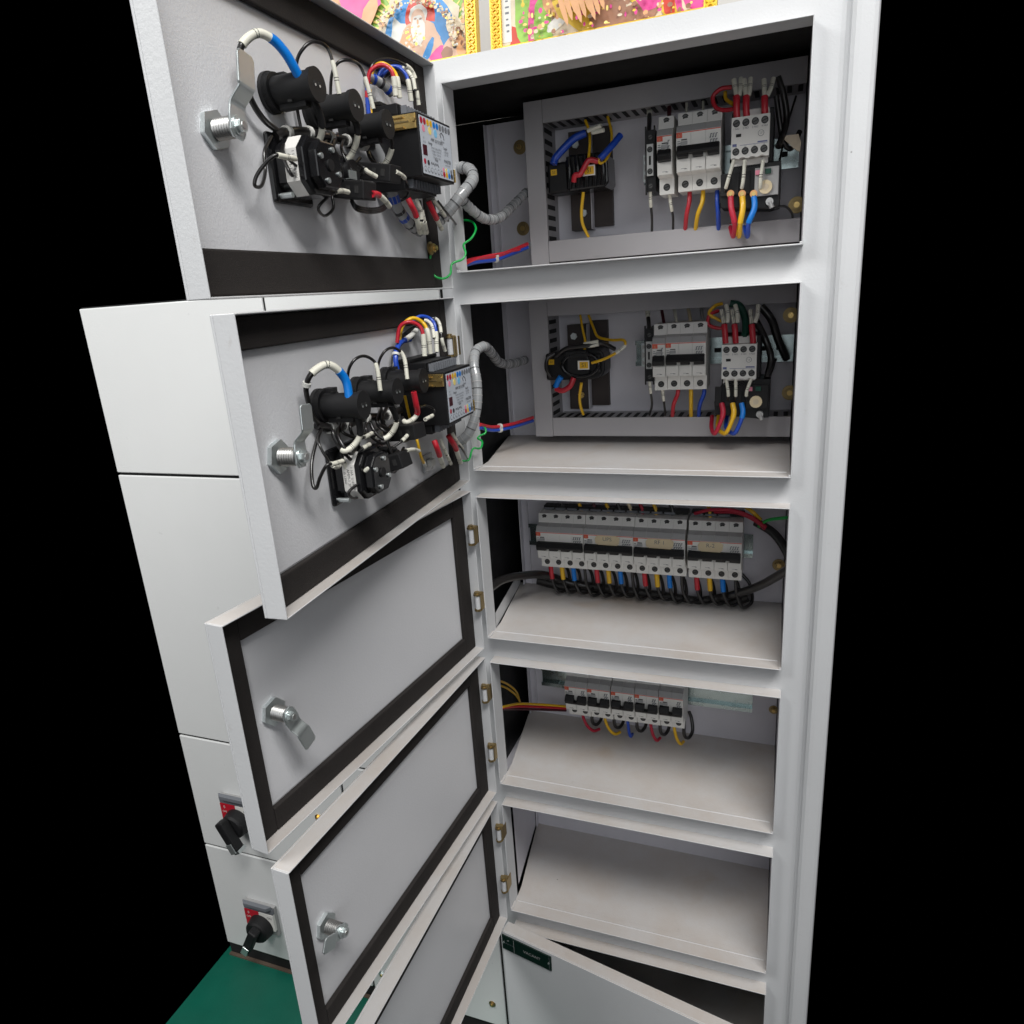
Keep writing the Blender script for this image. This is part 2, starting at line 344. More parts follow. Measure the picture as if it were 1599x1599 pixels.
# doors
GW = {1: (0.012, 0.024, 0.030, 0.025), 2: (0.010, 0.018, 0.026, 0.024), 3: (0.024, 0.026, 0.024, 0.026), 4: (0.024, 0.026, 0.023, 0.028), 5: (0.024, 0.026, 0.023, 0.028), 6: (0.024, 0.026, 0.024, 0.026)}
DLAB = {1: 'top door swung wide open with selector, lamps and wiring on its inner face',
        2: 'second door from the top swung open with a steel cam lock pointing up',
        3: 'third door from the top, plain grey inside, cam lock lever pointing down',
        4: 'fourth door from the top, plain grey inside with black rubber edge',
        5: 'fifth door from the top, plain grey inside and cut by the photo edge',
        6: 'lowest door, nearly closed, with a dark plate reading VACANT'}
doors = {}
for i in DOOR:
    th, zb, zt = DOOR[i]; t = 0.0014
    d = MB()
    d.box(0, WD, -T, -TP, zb, zt, 'paint')                                # skin
    d.box(0, t, -TP, 0, zb, zt, 'paint'); d.box(WD - t, WD, -TP, 0, zb, zt, 'paint')
    d.box(t, WD - t, -TP, 0, zb, zb + t, 'paint'); d.box(t, WD - t, -TP, 0, zt - t, zt, 'paint')
    o = d.build('door', cab, bevel=0.0009); o.matrix_world = DM[i]; tag(o, DLAB[i]); doors[i] = o
    g0, g1, g2, g3 = GW[i]; e = 0.0022                                      # free, hinge, bottom, top strip widths
    g = MB(); y0, y1 = -TP + 0.0003, -TP + 0.0058
    if i == 1:  g0, g2, g3 = 0.012, 0.032, 0.026
    g.box(e, e + g1, y0, y1, zb + e, zt - e, 'gasket'); g.box(WD - e - g0, WD - e, y0, y1, zb + e, zt - e, 'gasket')
    g.box(e + g1 + .0003, WD - e - g0 - .0003, y0, y1 + .0002, zb + e, zb + e + g2, 'gasket'); g.box(e + g1 + .0003, WD - e - g0 - .0003, y0, y1 + .0002, zt - e - g3, zt - e, 'gasket')
    g.build('gasket', o, bevel=0.0014)
    ip = MB(); ip.box(e + g1 + .0006, WD - e - g0 - .0006, -TP + 0.0001, -TP + 0.0006, zb + e + g2 + .0006, zt - e - g3 - .0006, 'paint_inner'); ip.build('inner_panel', o)
# hinges
for hx_, hy_ in ((703, 541), (736, 837), (746, 940), (757, 1084), (767, 1176), (779, 1302), (787, 1382)):
    h = MB(Matrix.Translation(P(hx_, hy_, -0.0265)))
    h.cyl((0, 0, -0.0095), (0, 0, 0.0095), 0.0038, 'paint', n=16)
    h.cyl((0, 0, 0.010), (0, 0, 0.0125), 0.0050, 'old_brass', n=14); h.cyl((0, 0, 0.0125), (0, 0, 0.0150), 0.0034, 'old_brass', n=10)
    h.cyl((0, 0, -0.0125), (0, 0, -0.010), 0.0050, 'old_brass', n=14)
    h.box(0.0050, 0.0064, -0.002, 0.016, -0.0115, 0.0115, 'old_brass'); h.box(-0.006, 0.0056, 0.003, 0.008, 0.0098, 0.0128, 'old_brass'); h.box(-0.006, 0.0056, 0.003, 0.008, -0.0122, -0.0098, 'old_brass')
    h.build('hinge', cab, bevel=0.0005)
# cam locks
def cam_lock(i, nut, tip, hz=0.022, hb=0.0325, wide=0.0075):
    s, z = DL(i, *nut); door = doors[i]
    q = MB(); y0 = -TP + 0.0006
    q.cyl((s, y0, z), (s, y0 + 0.004, z), 0.0138, 'zinc', n=6)
    n_ = q.build('lock_nut', door, bevel=0.0006)
    q = MB()
    for k in range(7): q.cyl((s, y0 + 0.005 + k * 0.0022, z), (s, y0 + 0.0061 + k * 0.0022, z), 0.0074, 'steel', 0.0064, n=20); q.cyl((s, y0 + 0.0061 + k * 0.0022, z), (s, y0 + 0.0072 + k * 0.0022, z), 0.0064, 'dim_steel', 0.0074, n=20)
    q.build('lock_barrel', door)
    y = y0 + 0.0206
    s1, z1 = DL(i, tip[0], tip[1], hb); a = Vector((s, y, z)); e = Vector((s1, -TP + hb, z1))
    dr = Vector((e.x - a.x, 0, e.z - a.z)); Ln = dr.length; dr.normalize(); sd = Vector((0, 1, 0)).cross(dr); jog = e.y - y
    q = MB(); th_ = 0.0022; st = [(-0.0085, 0), (-.004, 0), (Ln * .12, 0)]
    for kk in range(9): f_ = kk / 8; st.append((Ln * (0.26 + 0.28 * f_), jog * (f_ * f_ * (3 - 2 * f_))))
    st += [(Ln * .80, jog), (Ln * .94, jog), (Ln, jog)]; nst = len(st)
    ring = []
    for k, (l, yy) in enumerate(st):
        wd = wide * (.55 if k == 0 else .92 if k == 1 else .90 if 2 < k < 11 else .72 if k == nst - 1 else 1.0)
        c = a + dr * l + Vector((0, yy, 0)); ring += [c - sd * wd, c + sd * wd, c + sd * wd + Vector((0, th_, 0)), c - sd * wd + Vector((0, th_, 0))]
    e_ = 4 * (nst - 1); fs = [(0, 1, 2, 3), (e_, e_ + 3, e_ + 2, e_ + 1)]
    for k in range(nst - 1):
        o_ = 4 * k
        for m_ in range(4): fs.append((o_ + m_, o_ + 4 + m_, o_ + 4 + (m_ + 1) % 4, o_ + (m_ + 1) % 4))
    q.add(ring, fs, 'zinc'); q.build('lock_cam', door, bevel=0.0007)
    q = MB(); q.cyl((s, y + 0.0023, z), (s, y + 0.0032, z), 0.0066, 'zinc', n=24); q.cyl((s, y + 0.0032, z), (s, y + 0.0066, z), 0.0048, 'zinc', n=6)
    q.cyl((s, y + 0.0066, z), (s, y + 0.0070, z), 0.0026, 'steel', n=8); q.build('lock_bolt', door, bevel=0.0004)
cam_lock(1, (331, 204), (380, 82), hb=0.0300, wide=0.0085)
cam_lock(2, (431, 713), (474, 631), hb=0.0300, wide=0.0078)
cam_lock(3, (424, 1110), (484, 1162), hb=0.0270, wide=0.0080)
cam_lock(4, (506, 1444), (504, 1478), hb=0.028)
# VACANT plate on door 6
q = MB(); z1 = 0.2905; z0 = 0.2635; xa, xb = 0.0015, 0.0885; yf = -T - 0.0022
q.box(xa, xb, yf, -T - 0.0001, z0, z1, 'plate_green')
TXF = Matrix(((1, 0, 0, 0), (0, 0, -1, 0), (0, 1, 0, 0), (0, 0, 0, 1)))      # text facing local -Y
q.box(0.0225, 0.0230, yf - 0.0002, yf - 0.0001, z0 + .001, z1 - .001, 'grey_plastic')
q.box(0.003, 0.022, yf - 0.0002, yf - 0.0001, 0.2768, 0.2771, 'grey_ink'); q.box(xb - .0032, xb - .0028, yf - 0.0002, yf - 0.0001, z0 + .001, z1 - .001, 'grey_ink')
q.text('VACANT', Matrix.Translation((0.055, yf - 0.0002, 0.2768)) @ TXF, 0.0075, 'grey_plastic')
q.text('6F', Matrix.Translation((0.0125, yf - 0.0002, 0.2835)) @ TXF, 0.0045, 'grey_plastic')
for xx in (0.004, 0.0845): q.cyl((xx, yf - .0012, 0.277), (xx, yf, 0.277), 0.0016, 'zinc', n=12)
o = q.build('nameplate', doors[6]); tag(o, 'dark green nameplate reading VACANT')

# ------------------------------------------------------------------ neighbouring cabinet run
nb = thing('neighbour_cabinet', 'white closed cabinet standing behind the open doors on the left', 'electrical cabinet', Matrix.Translation((-0.35, 0, 0)))
XN = -0.642
rows = [(ZBASE, 0.2738, XN), (0.2738, 0.519, XN), (0.519, 1.0109, XN), (1.0109, 1.272, XN)]
q = MB(Matrix.Translation((0.35, 0, 0)))
for z0, z1, xl in rows: q.box(xl, XL - 0.001, 0.004 + 0.0002, 0.24, z0 + .0001, z1, 'matt_black')
q.build('body', nb)
q = MB(Matrix.Translation((0.35, 0, 0))); q.box(XN, XL - .001, 0.004, 0.24, 0.0, ZBASE - 0.001, 'void'); q.box(XN, XL - .001, -0.0035, 0.003, 0.0, 0.0025, 'edge_brown'); q.build('plinth', nb)
for z0, z1, xl in rows:
    for x0, x1 in ((xl, -0.3030), (-0.2985, XL - 0.004)):
        q = MB(Matrix.Translation((0.35, 0, 0))); q.box(x0, x1, -0.0005, 0.004, z0 + (0.0025 if z0 > .1 else 0.0005), z1 - 0.002, 'paint_white')
        q.build('door_panel', nb, bevel=0.0015)
bolt(Matrix.Translation(P(497, 1276, -0.001) - Vector((-0.35, 0, 0))) @ TOFRONT, 0.005, 'brass', nb, 'screw')
bolt(Matrix.Translation(P(597, 1521, -0.001) - Vector((-0.35, 0, 0))) @ TOFRONT, 0.006, 'zinc', nb, 'screw')
def isolator(c, ang, lab):
    M = Matrix.Translation(c); t = thing('rotary_isolator', lab, 'isolator switch', M, 'rotary isolators on the white cabinet')
    q = MB(); a = 0.034
    q.box(-a, a, -0.008, 0, -a, a, 'grey_plastic'); q.box(-a, a, -0.013, -0.0081, a * .62, a, 'grey_ink')
    q.prism([(-a, -.012), (-a + .008, -.02), (a - .008, -.02), (a, -.012)], 'z', a, a + 0.008, 'grey_ink')
    q.build('base', t, bevel=0.001)
    q = MB(); q.box(-a + .0005, -0.0, -0.0135, -0.0082, -a * .5, a * .6, 'red'); q.box(0.0005, a - .0005, -0.0135, -0.0082, -a * .5, a * .6, 'white_plastic')
    q.text('0', Matrix.Translation((-0.024, -0.0137, 0.014)) @ TXF, 0.008, 'white_plastic'); q.text('OFF', Matrix.Translation((-0.025, -0.0137, 0.004)) @ TXF, 0.006, 'white_plastic')
    q.text('ON', Matrix.Translation((0.024, -0.0137, 0.012)) @ TXF, 0.007, 'ink'); q.build('face_plate', t)
    q = MB(); R_ = Matrix.Rotation(ang, 4, 'Y'); q.M = Matrix.Translation((0.002, 0, -0.012))
    q.cyl((0, -0.0137, 0), (0, -0.030, 0), 0.0265, 'matt_black', 0.0235, n=36); q.cyl((0, -0.030, 0), (0, -0.0335, 0), 0.0235, 'matt_black', 0.020, n=36)
    q.M = q.M @ R_; q.box(-0.009, 0.009, -0.052, -0.0336, -0.036, 0.024, 'matt_black')
    q.build('knob', t, bevel=0.003)
    q = MB(Matrix.Translation((0.002, 0, -0.012)) @ R_); q.box(-0.0068, 0.0068, -0.049, -0.030, -0.0432, -0.0364, 'zinc'); q.box(-0.0068, 0.0068, -0.0545, -0.0525, -0.038, -0.018, 'zinc')
    q.build('lock_slide', t, bevel=0.001)
isolator(P(413, 1429, 0), 0.5, 'lower rotary isolator with black knob and red face near the green floor')
isolator(P(377, 1266, 0), -0.45, 'upper rotary isolator with black knob, half hidden behind the third open door')

# ------------------------------------------------------------------ framed prints on top
def frame_print(name, label, x0, x1, z1, art, mats):
    M = Matrix.Translation(((x0 + x1) / 2, 0.03, ZTOP + 0.0005)) @ Matrix.Rotation(math.radians(-5), 4, 'X')
    t = thing(name, label, 'framed picture', M, 'framed prints on the cabinet top'); hw = (x1 - x0) / 2; H = z1 - ZTOP; fw = 0.013
    q = MB()
    for a, b_, c, d in ((-hw, -hw + fw, 0, H), (hw - fw, hw, 0, H), (-hw + fw, hw - fw, 0, fw * .6), (-hw + fw, hw - fw, H - fw, H)):
        q.box(a, b_, -0.006, 0.006, c, d, 'gold')
    n = int(H / 0.006)
    for k in range(n):                                             # braided moulding
        for sx in (-hw + fw / 2, hw - fw / 2):
            for sg in (-1, 1): q.obox((sx, -0.0066, 0.004 + k * 0.006), (0.0042, 0, 0.0028 * sg), (0, 0.0009, 0), (-0.0007 * sg, 0, 0.0010), 'yellow')
    q.build('frame', t, bevel=0.0005)
    q = MB(); q.box(-hw + fw, hw - fw, -0.002, 0.004, fw * .6, H - fw, mats); y = [-0.0022]
    def blob(cx, cz, rx, rz, m, n=18, a=0.0, jag=0.0):
        y[0] -= 0.00004
        pts = []
        for k in range(n):
            t_ = 2 * math.pi * k / n; j = 1 + jag * math.sin(k * 2.4)
            u, v_ = rx * math.cos(t_) * j, rz * math.sin(t_) * j; pts.append((cx + u * math.cos(a) - v_ * math.sin(a), y[0], cz + u * math.sin(a) + v_ * math.cos(a)))
        pts = [(min(max(p[0], -hw + fw + .0005), hw - fw - .0005), p[1], min(max(p[2], fw * .6 + .0003), H - fw)) for p in pts]
        q.add(pts, [tuple(range(n))], m)
    art(blob, hw, H, q, y); q.build('print', t)
def art1(blob, hw, H, q, y):
    xc = P(746, 60, 0.03).x - 0.1075; u = .00092
    def B_(px, py, rx, rz, m, n=18, a=0.0, jag=0.0):
        p = P(px, py, 0.03); blob(p.x - xc, p.z - ZTOP, rx * u, rz * u, m, n, a, jag)
    B_(655, 60, 88, 88, 'art_green', 34, 0, .04)
    for k in range(26):
        a = math.pi * k / 25; B_(655 + 74 * math.cos(a), 62 - 74 * math.sin(a), 11, 1.3, 'pale_yellow', 8, a)
    B_(655, 68, 62, 64, 'art_cream', 40, 0, .06); B_(655, 62, 50, 52, 'art_blue', 30); B_(655, 28, 21, 25, 'art_red', 24); B_(630, 62, 12, 26, 'art_white', 14, .5, .15); B_(688, 58, 9, 24, 'art_blue', 14, .7)
    B_(656, 78, 30, 34, 'art_skin', 24, 0, .04); B_(634, 74, 9, 24, 'art_orange', 14, -.35); B_(680, 72, 10, 26, 'art_skin', 14, .5); B_(690, 88, 16, 10, 'art_pink', 14, .3, .1); B_(668, 88, 5, 22, 'art_blue', 10, -.5)
    B_(652, 24, 13, 12, 'art_white', 16, 0, .05); B_(652, 32, 10, 13, 'art_skin'); B_(653, 48, 10, 17, 'art_white', 18, 0, .07); B_(652, 39, 7, 2.2, 'art_white'); B_(652, 35, 1.4, 3, 'art_orange')
    for dx in (-4, 4): B_(652 + dx, 30, 2.2, .9, 'art_brown', 8); B_(652 + dx, 27.5, 3, .6, 'art_white', 8)
    for px, py, r1, r2, m in ((712, 55, 9, 10, 'art_brown'), (712, 60, 7, 8, 'art_skin'), (708, 78, 12, 13, 'art_skin'), (722, 74, 8, 12, 'art_orange'), (700, 86, 8, 8, 'art_brown'), (704, 42, 6, 7, 'art_cream'), (712, 74, 3, 3, 'ink')): B_(px, py, r1, r2, m, 14, .2, .08)
    for k in range(60):
        B_(730 + random.uniform(-7, 5), random.uniform(-10, 84), random.uniform(1.5, 4), random.uniform(1.5, 4), random.choice(('art_cream', 'art_brown', 'art_orange', 'tape')), 8)
    B_(560, 2, 30, 26, 'art_pink', 20, 0, .12); B_(577, 22, 9, 22, 'art_orange', 12, -.6, .1)
    for k in range(260):
        a = random.uniform(0, math.pi * 1.1) - .15; r_ = random.uniform(55, 66)
        B_(655 + r_ * math.cos(a), 66 - r_ * math.sin(a), random.uniform(1, 2.6), random.uniform(.8, 2.2), random.choice(('art_cream', 'tape', 'art_white', 'pale_yellow', 'art_orange', 'art_brown')), 7)
    for k in range(60): B_(656 + random.gauss(0, 10), 76 + random.gauss(0, 12), random.uniform(.8, 2), random.uniform(.8, 2), random.choice(('art_cream', 'art_orange', 'gold', 'art_white')), 7)
def art2(blob, hw, H, q, y):
    x = lambda px: P(px, 60, 0.03).x - (XP0 + XP1) / 2
    q.box(-hw + 0.0135, -hw + 0.024, -0.0023, -0.0021, 0.012, 0.10, 'art_white')
    for k in range(12): q.box(-hw + 0.0170 + random.uniform(0, .0015), -hw + 0.0205 + random.uniform(0, .0015), -0.00236, -0.00231, 0.022 + k * .006, 0.0232 + k * .006 + random.uniform(0, .002), 'grey_ink')
    blob(x(808), 0.015, 0.010, 0.012, 'art_red', jag=.2)
    for px, m, rx, rz, cz, a in ((822, 'art_green', .012, .035, .03, .1), (835, 'art_pink', .006, .045, .035, -.1), (845, 'art_green', .008, .03, .02, 0), (828, 'art_pink', .012, .018, .07, .3), (852, 'art_green', .007, .026, .026, .2), (872, 'art_white', .014, .006, .022, .5), (868, 'art_orange', .014, .02, .045, .4),
                                 (905, 'art_yellow', .030, .040, .05, .3), (935, 'art_yellow', .022, .034, .035, -.3), (925, 'art_pink', .022, .006, .040, -.4), (950, 'art_brown', .02, .02, .02, 0), (985, 'art_brown', .03, .012, .012, .1), (1000, 'art_skin', .02, .02, .045, .3), (985, 'art_yellow', .018, .026, .05, .5),
                                 (1015, 'art_pink', .015, .02, .035, 0), (1048, 'art_yellow', .010, .02, .02, 0), (1045, 'art_red', .006, .022, .02, .1), (1066, 'art_pink', .008, .03, .03, 0), (1080, 'art_cream', .01, .02, .02, 0), (1095, 'art_pink', .018, .016, .022, .2)):
        blob(x(px), cz, rx, rz, m, 16, a, .06)
    for k in range(320): blob(random.uniform(x(815), x(1110)), random.uniform(.006, .08), random.uniform(.0008, .003), random.uniform(.0008, .003), random.choice(('art_cream', 'art_yellow', 'art_brown', 'art_orange', 'pale_yellow', 'art_pink')), 8)
    for k in range(9): blob(x(885 + k * 7), 0.03 + .004 * (k % 3), .003, .02, 'art_orange', 8, .3)
a0 = P(746, 60, 0.03).x; frame_print('framed_print', 'gold framed print of a bearded seated figure in a green arch, left one', a0 - 0.215, a0, 1.72, art1, 'art_orange')
XP0, XP1 = P(768, 60, 0.03).x, P(1120, 20, 0.03).x
frame_print('framed_print', 'wide gold framed print with pink, yellow and green robes, right one', XP0, XP1, 1.70, art2, 'art_cream')

# ------------------------------------------------------------------ wiring ducts
def slotted(name, label, x0, x1, z0, z1, side, n):
    """duct of front cover plus slotted side walls; side says which walls carry visible slots"""
    t = thing(name, label, 'wiring duct', Matrix.Translation(((x0 + x1) / 2, 0.2034, (z0 + z1) / 2)), 'grey wiring ducts')
    hx, hz = (x1 - x0) / 2, (z1 - z0) / 2; q = MB(); q.box(-hx, hx, -0.0584, -0.0564, -hz, hz, 'duct_grey')
    if hx > hz: q.box(-hx, hx, -0.0563, -0.0552, -hz + .0002, -hz + .0008, 'duct_grey')
    q.build('cover', t, bevel=0.0004)
    q = MB(); q.box(-hx + .0008, hx - .0008, -0.0562, 0, -hz + .0008, hz - .0008, 'duct_grey'); q.build('trough', t)
    q = MB(); L = (hx if hx > hz else hz) * 2
    for k in range(n):
        c = -L / 2 + (k + 0.5) * L / n; w_ = L / n * 0.22
        if hx > hz:
            zz = (hz - .0007) if side == 'up' else (-hz + .0007)
            q.box(c - w_, c + w_, -0.050, -0.016, zz - .0002, zz + .0002, 'slot')
        else: q.box(hx - .0009, hx - .0005, -0.050, -0.016, c - w_, c + w_, 'slot')
    q.build('slots', t)
slotted('wiring_duct', 'upright grey wiring duct left of the blue-wired transformer, top compartment', 0.0390, 0.0640, 1.2840, 1.4830, 'r', 15)
slotted('wiring_duct', 'grey wiring duct running above the breakers, top compartment', 0.0645, 0.3795, 1.4560, 1.4830, 'down', 26)
slotted('wiring_duct', 'grey wiring duct running below the breakers, top compartment', 0.0645, 0.3795, 1.2860, 1.3130, 'up', 26)
slotted('wiring_duct', 'upright grey wiring duct left of the transformer, second compartment', 0.0310, 0.0575, 1.0460, 1.2390, 'r', 15)
slotted('wiring_duct', 'grey wiring duct running above the breakers, second compartment', 0.0580, 0.3795, 1.2155, 1.2390, 'down', 26)
slotted('wiring_duct', 'grey wiring duct running below the breakers, second compartment', 0.0580, 0.3795, 1.0470, 1.0735, 'up', 26)

# ------------------------------------------------------------------ rails
def rail(label, x0, x1, zc, yb, m='rail_zinc', holes=True):
    q = MB(Matrix.Identity(4)); hx = (x1 - x0) / 2
    pr = [(0, -.0125), (0, .0125), (-.0065, .0125), (-.0065, .0175), (-.0078, .0175), (-.0078, .0113), (-.0012, .0113), (-.0012, -.0113), (-.0078, -.0113), (-.0078, -.0175), (-.0065, -.0175), (-.0065, -.0125)]
    q.prism(pr, 'x', -hx, hx, m)
    for k in range(int((x1 - x0) / 0.02) if holes else 0): q.box(-hx + .008 + k * .02, -hx + .017 + k * .02, -0.0014, -0.0013, -.003, .003, 'slot')
    o = q.build('din_rail'); o.location = ((x0 + x1) / 2, yb, zc); tag(o, label, 'mounting rail', 'steel mounting rails'); return o
rail('steel rail behind the fuse holder and breakers of the top compartment', 0.185, 0.375, 1.392, 0.2033)
rail('steel rail behind the breakers and contactor of the second compartment', 0.170, 0.3795, 1.156, 0.2033)
rail('steel rail behind the long row of sixteen breaker poles', 0.002, 0.338, 0.884, 0.1755)
rail('steel rail left and right of the five small breakers', 0.008, 0.345, 0.632, 0.1755, holes=False)

# ------------------------------------------------------------------ circuit breakers
PW = 0.0178
MESH = {}
def breaker_meshes(n, pw, hl):
    key = (n, round(pw, 5), hl)
    if key in MESH: return MESH[key]
    W_ = n * pw; out = {}
    q = MB()
    z = [-.0425, -.0425, -.0245, -.0230, .0195, .0265, .0290, .0425, .0425]
    y = [0, -.044, -.044, -.0600, -.0640, -.0590, -.0480, -.0460, 0]
    for k in range(n):
        x0, x1 = k * pw + .00012, (k + 1) * pw - .00012
        vs = [(x0, a, b_) for a, b_ in zip(y, z)] + [(x1, a, b_) for a, b_ in zip(y, z)]; m_ = len(y)
        q.add(vs, [tuple(range(m_)), tuple(range(m_, 2 * m_))[::-1]], 'white_plastic')
        for j in range(m_):
            q.add([vs[j], vs[(j + 1) % m_], vs[m_ + (j + 1) % m_], vs[m_ + j]], [(3, 2, 1, 0)], 'grey_plastic' if j in (4, 5) else 'white_plastic')
        # lower half of the front: raised lens panel with a mark
        yf = lambda zz: -.0600 - (zz + .023) / .0425 * .004
        q.add([(x0 + .0006, yf(-.021) - .0012, -.0225), (x1 - .0006, yf(-.021) - .0012, -.0225), (x1 - .0006, yf(-.009) - .0016, -.0095), (x0 + .0006, yf(-.009) - .0016, -.0095),
               (x0 + .0006, yf(-.021) + .0005, -.0225), (x1 - .0006, yf(-.021) + .0005, -.0225), (x1 - .0006, yf(-.009) + .0005, -.0095), (x0 + .0006, yf(-.009) + .0005, -.0095)],
              [(0, 1, 2, 3), (0, 4, 5, 1), (1, 5, 6, 2), (2, 6, 7, 3), (3, 7, 4, 0)], 'white_plastic')
        cx = (x0 + x1) / 2; q.box(cx - .0030, cx + .0030, yf(-.021) - .0016, yf(-.021) - .0009, -.0196, -.0188, 'grey_ink'); q.box(cx + .001, cx + .0042, yf(-.021) - .0016, yf(-.021) - .0009, -.0202, -.0196, 'ink')
        q.box(x0 + .0008, x1 - .0008, -.0467, -.0462, .0308, .0311, 'grey_plastic')
        # vertical break line between poles
    q.box(0.0002, W_ - .0002, -.06435, -.0632, .0182, .0191, 'print_red')
    q.box(.0004, .0070, -.0645, -.0630, .0134, .0182, 'print_red')
    q.text('b', Matrix.Translation((.0036, -.06462, .0158)) @ TXF, .0045, 'art_orange')
    if hl != 'nosym':
        for k in range(3): q.box(.0012, .0042 + .0008 * k, -.0640, -.0630, .0094 - k * .0022, .0100 - k * .0022, 'grey_ink')
        q.box(.0060, .0125, -.0642, -.0632, .0106, .0116, 'ink'); q.box(.0052, .0128, -.0638, -.0628, .0058, .0096, 'grey_plastic')
        for k in range(n):
            cx = W_ - .0022 - .0030 * (n - k)
            if n == 1: cx = W_ * .75
            for dz in (0, -.0058):
                q.obox((cx, -.0640, .0118 + dz), (.0002, 0, .0021), (0, .0006, 0), (.0004, 0, -.0000), 'grey_ink'); q.obox((cx + .0009, -.0640, .0135 + dz), (.0009, 0, .0002), (0, .0006, 0), (.0000, 0, .0003), 'grey_ink'); q.obox((cx - .0007, -.0640, .0101 + dz), (.0007, 0, .0002), (0, .0006, 0), (0, 0, .0003), 'grey_ink')
    out['body'] = q
    # toggles: one tied bar, notches between the poles
    q = MB()
    for k in range(n):
        x0, x1 = k * pw + (.0012 if k == 0 else .0026), (k + 1) * pw - (.0012 if k == n - 1 else .0026)
        q.prism([(-.0608, -.0088), (-.0690, -.0080), (-.0715, -.0020), (-.0670, .0042), (-.0620, .0046)], 'x', x0, x1, 'black')
    if n > 1: q.prism([(-.0620, -.0052), (-.0712, -.0046), (-.0718, -.0018), (-.0674, .0045), (-.0622, .0049)] if hl != 'lowbar' else [(-.0620, -.0088), (-.0692, -.0082), (-.0712, -.0040), (-.064, -.0035)], 'x', .0014, W_ - .0014, 'black')
    out['toggle'] = q
    MESH[key] = out; return out
def screw_mb():
    q = MB(); q.cyl((0, 0, 0), (0, -.0003, 0), .0041, 'slot', n=18); q.cyl((0, -.0003, 0), (0, -.0006, 0), .0030, 'dim_steel', n=16); q.obox((0, -.00075, 0), (.0026, 0, .0010), (0, .0002, 0), (-.0002, 0, .0005), 'slot'); return q  # flat dark disc and dimmed head put the shade of a recess into the colour
SCREW = None
def add_screws(t, places, scale=1.0):
    global SCREW
    for p in places:
        if SCREW is None:
            SCREW = screw_mb().build('terminal_screw'); o = SCREW
        else: o = SCREW.copy(); scene.collection.objects.link(o)
        o.parent = t; o.location = p; o.scale = (scale,) * 3
def breaker(n, loc, label, group=None, hl='', pw=PW, stick=None):
    t = thing('circuit_breaker', label, 'circuit breaker', Matrix.Translation(loc), group); key = (n, round(pw, 5), hl)
    ms = breaker_meshes(n, pw, hl)
    for part in ('body', 'toggle'):
        if isinstance(ms[part], MB): o = ms[part].build(part, t, bevel=0.0004 if part == 'body' else 0.0008); ms[part] = o
        else: o = ms[part].copy(); scene.collection.objects.link(o); o.parent = t; o.location = (0, 0, 0)
    add_screws(t, [((k + .5) * pw, -.0463, .0372) for k in range(n)] + [((k + .5) * pw, -.0441, -.0345) for k in range(n)])
    if stick:
        q = MB(); x0, x1 = stick[1] * pw, stick[2] * pw
        pts = [(x0, .0068), (x0 + .004, .0050), (x1 - .003, .0046), (x1, .0075), (x1 + .001, .0160), (x1 - .004, .0190), (x0 + .002, .0188), (x0 - .001, .0140)]
        q.prism(pts, 'y', -.0647, -.0644, 'tape'); q.text(stick[0], Matrix.Translation(((x0 + x1) / 2, -.06475, .0135)) @ TXF, .008, 'grey_ink')
        o = q.build('sticker', t); tag(o, 'yellowed handwritten sticker')
    return t
# compartment 3: four four-pole breakers
YF3, Z3 = 0.100 + .064, 0.8945
off = [0.0372, 0.1090, 0.1805, 0.2548]
l3 = ['four-pole breaker at the left end of the long row, no sticker', 'four-pole breaker with handwritten sticker, second from the left in the long row',
      'four-pole breaker with handwritten sticker, just left of the gap in the long row', 'four-pole breaker right of the gap at the right end of the long row']
st3 = [None, ('UPS', 1.0, 2.9), ('RF 1', 1.05, 3.1), ('R-2', .85, 2.6)]
for k in range(4): breaker(4, (off[k], YF3, Z3 + (-0.0005, -.0005, -.001, -.0015)[k]), l3[k], 'four-pole breakers in a long row', stick=st3[k])
# compartment 4: five two-pole breakers
nm = ['leftmost', 'second from the left', 'middle', 'fourth from the left', 'rightmost']
for k in range(5):
    breaker(2, (0.0690 + k * 0.0362 + (0.0008 if k > 1 else 0), 0.164, 0.6420 + .0006 * k), nm[k] + ' of the five small two-pole breakers in the fourth compartment', 'two-pole breakers in the fourth compartment', 'lowbar')
# compartments 1, 2
breaker(1, (0.2168, 0.164, 1.3948), 'slim single-pole breaker between fuse holder and wide breaker, top compartment', 'single-pole breakers')
breaker(3, (0.2393, 0.164, 1.3958), 'three-pole breaker left of the contactor, top compartment', 'three-pole breakers', pw=.0168)
breaker(1, (0.2093, 0.164, 1.1565), 'slim single-pole breaker tight against the wide breaker, second compartment', 'single-pole breakers', pw=.0166)
breaker(3, (0.2262, 0.164, 1.1570), 'three-pole breaker left of the contactor, second compartment', 'three-pole breakers', pw=.0166)

# fuse holders
def fuse_holder(c, label):
    t = thing('fuse_holder', label, 'fuse holder', Matrix.Translation(c), 'slim fuse holders')
    q = MB(); q.box(-.006, .006, 0, .055, -.034, .034, 'black'); q.box(-.0062, -.0042, -.002, 0, -.038, .038, 'black'); q.box(.0042, .0062, -.002, 0, -.038, .038, 'black'); q.build('body', t, bevel=.0006)
    q = MB(); q.box(-.0040, .0040, -.004, -.0001, -.017, .018, 'steel'); q.box(-.0012, .0012, -.0045, -.0041, -.005, .005, 'slot'); q.build('cover_strip', t, bevel=.0005)
    add_screws(t, [(0, -.0002, z_) for z_ in (-.028, .026)] + [(0, -.0042, z_) for z_ in (-.012, .012)], .8)
fuse_holder((0.2065, 0.118, 1.3915), 'slim black fuse holder left of the single breaker, top compartment')
fuse_holder((0.2030, 0.118, 1.1600), 'slim black fuse holder left of the breakers, second compartment')
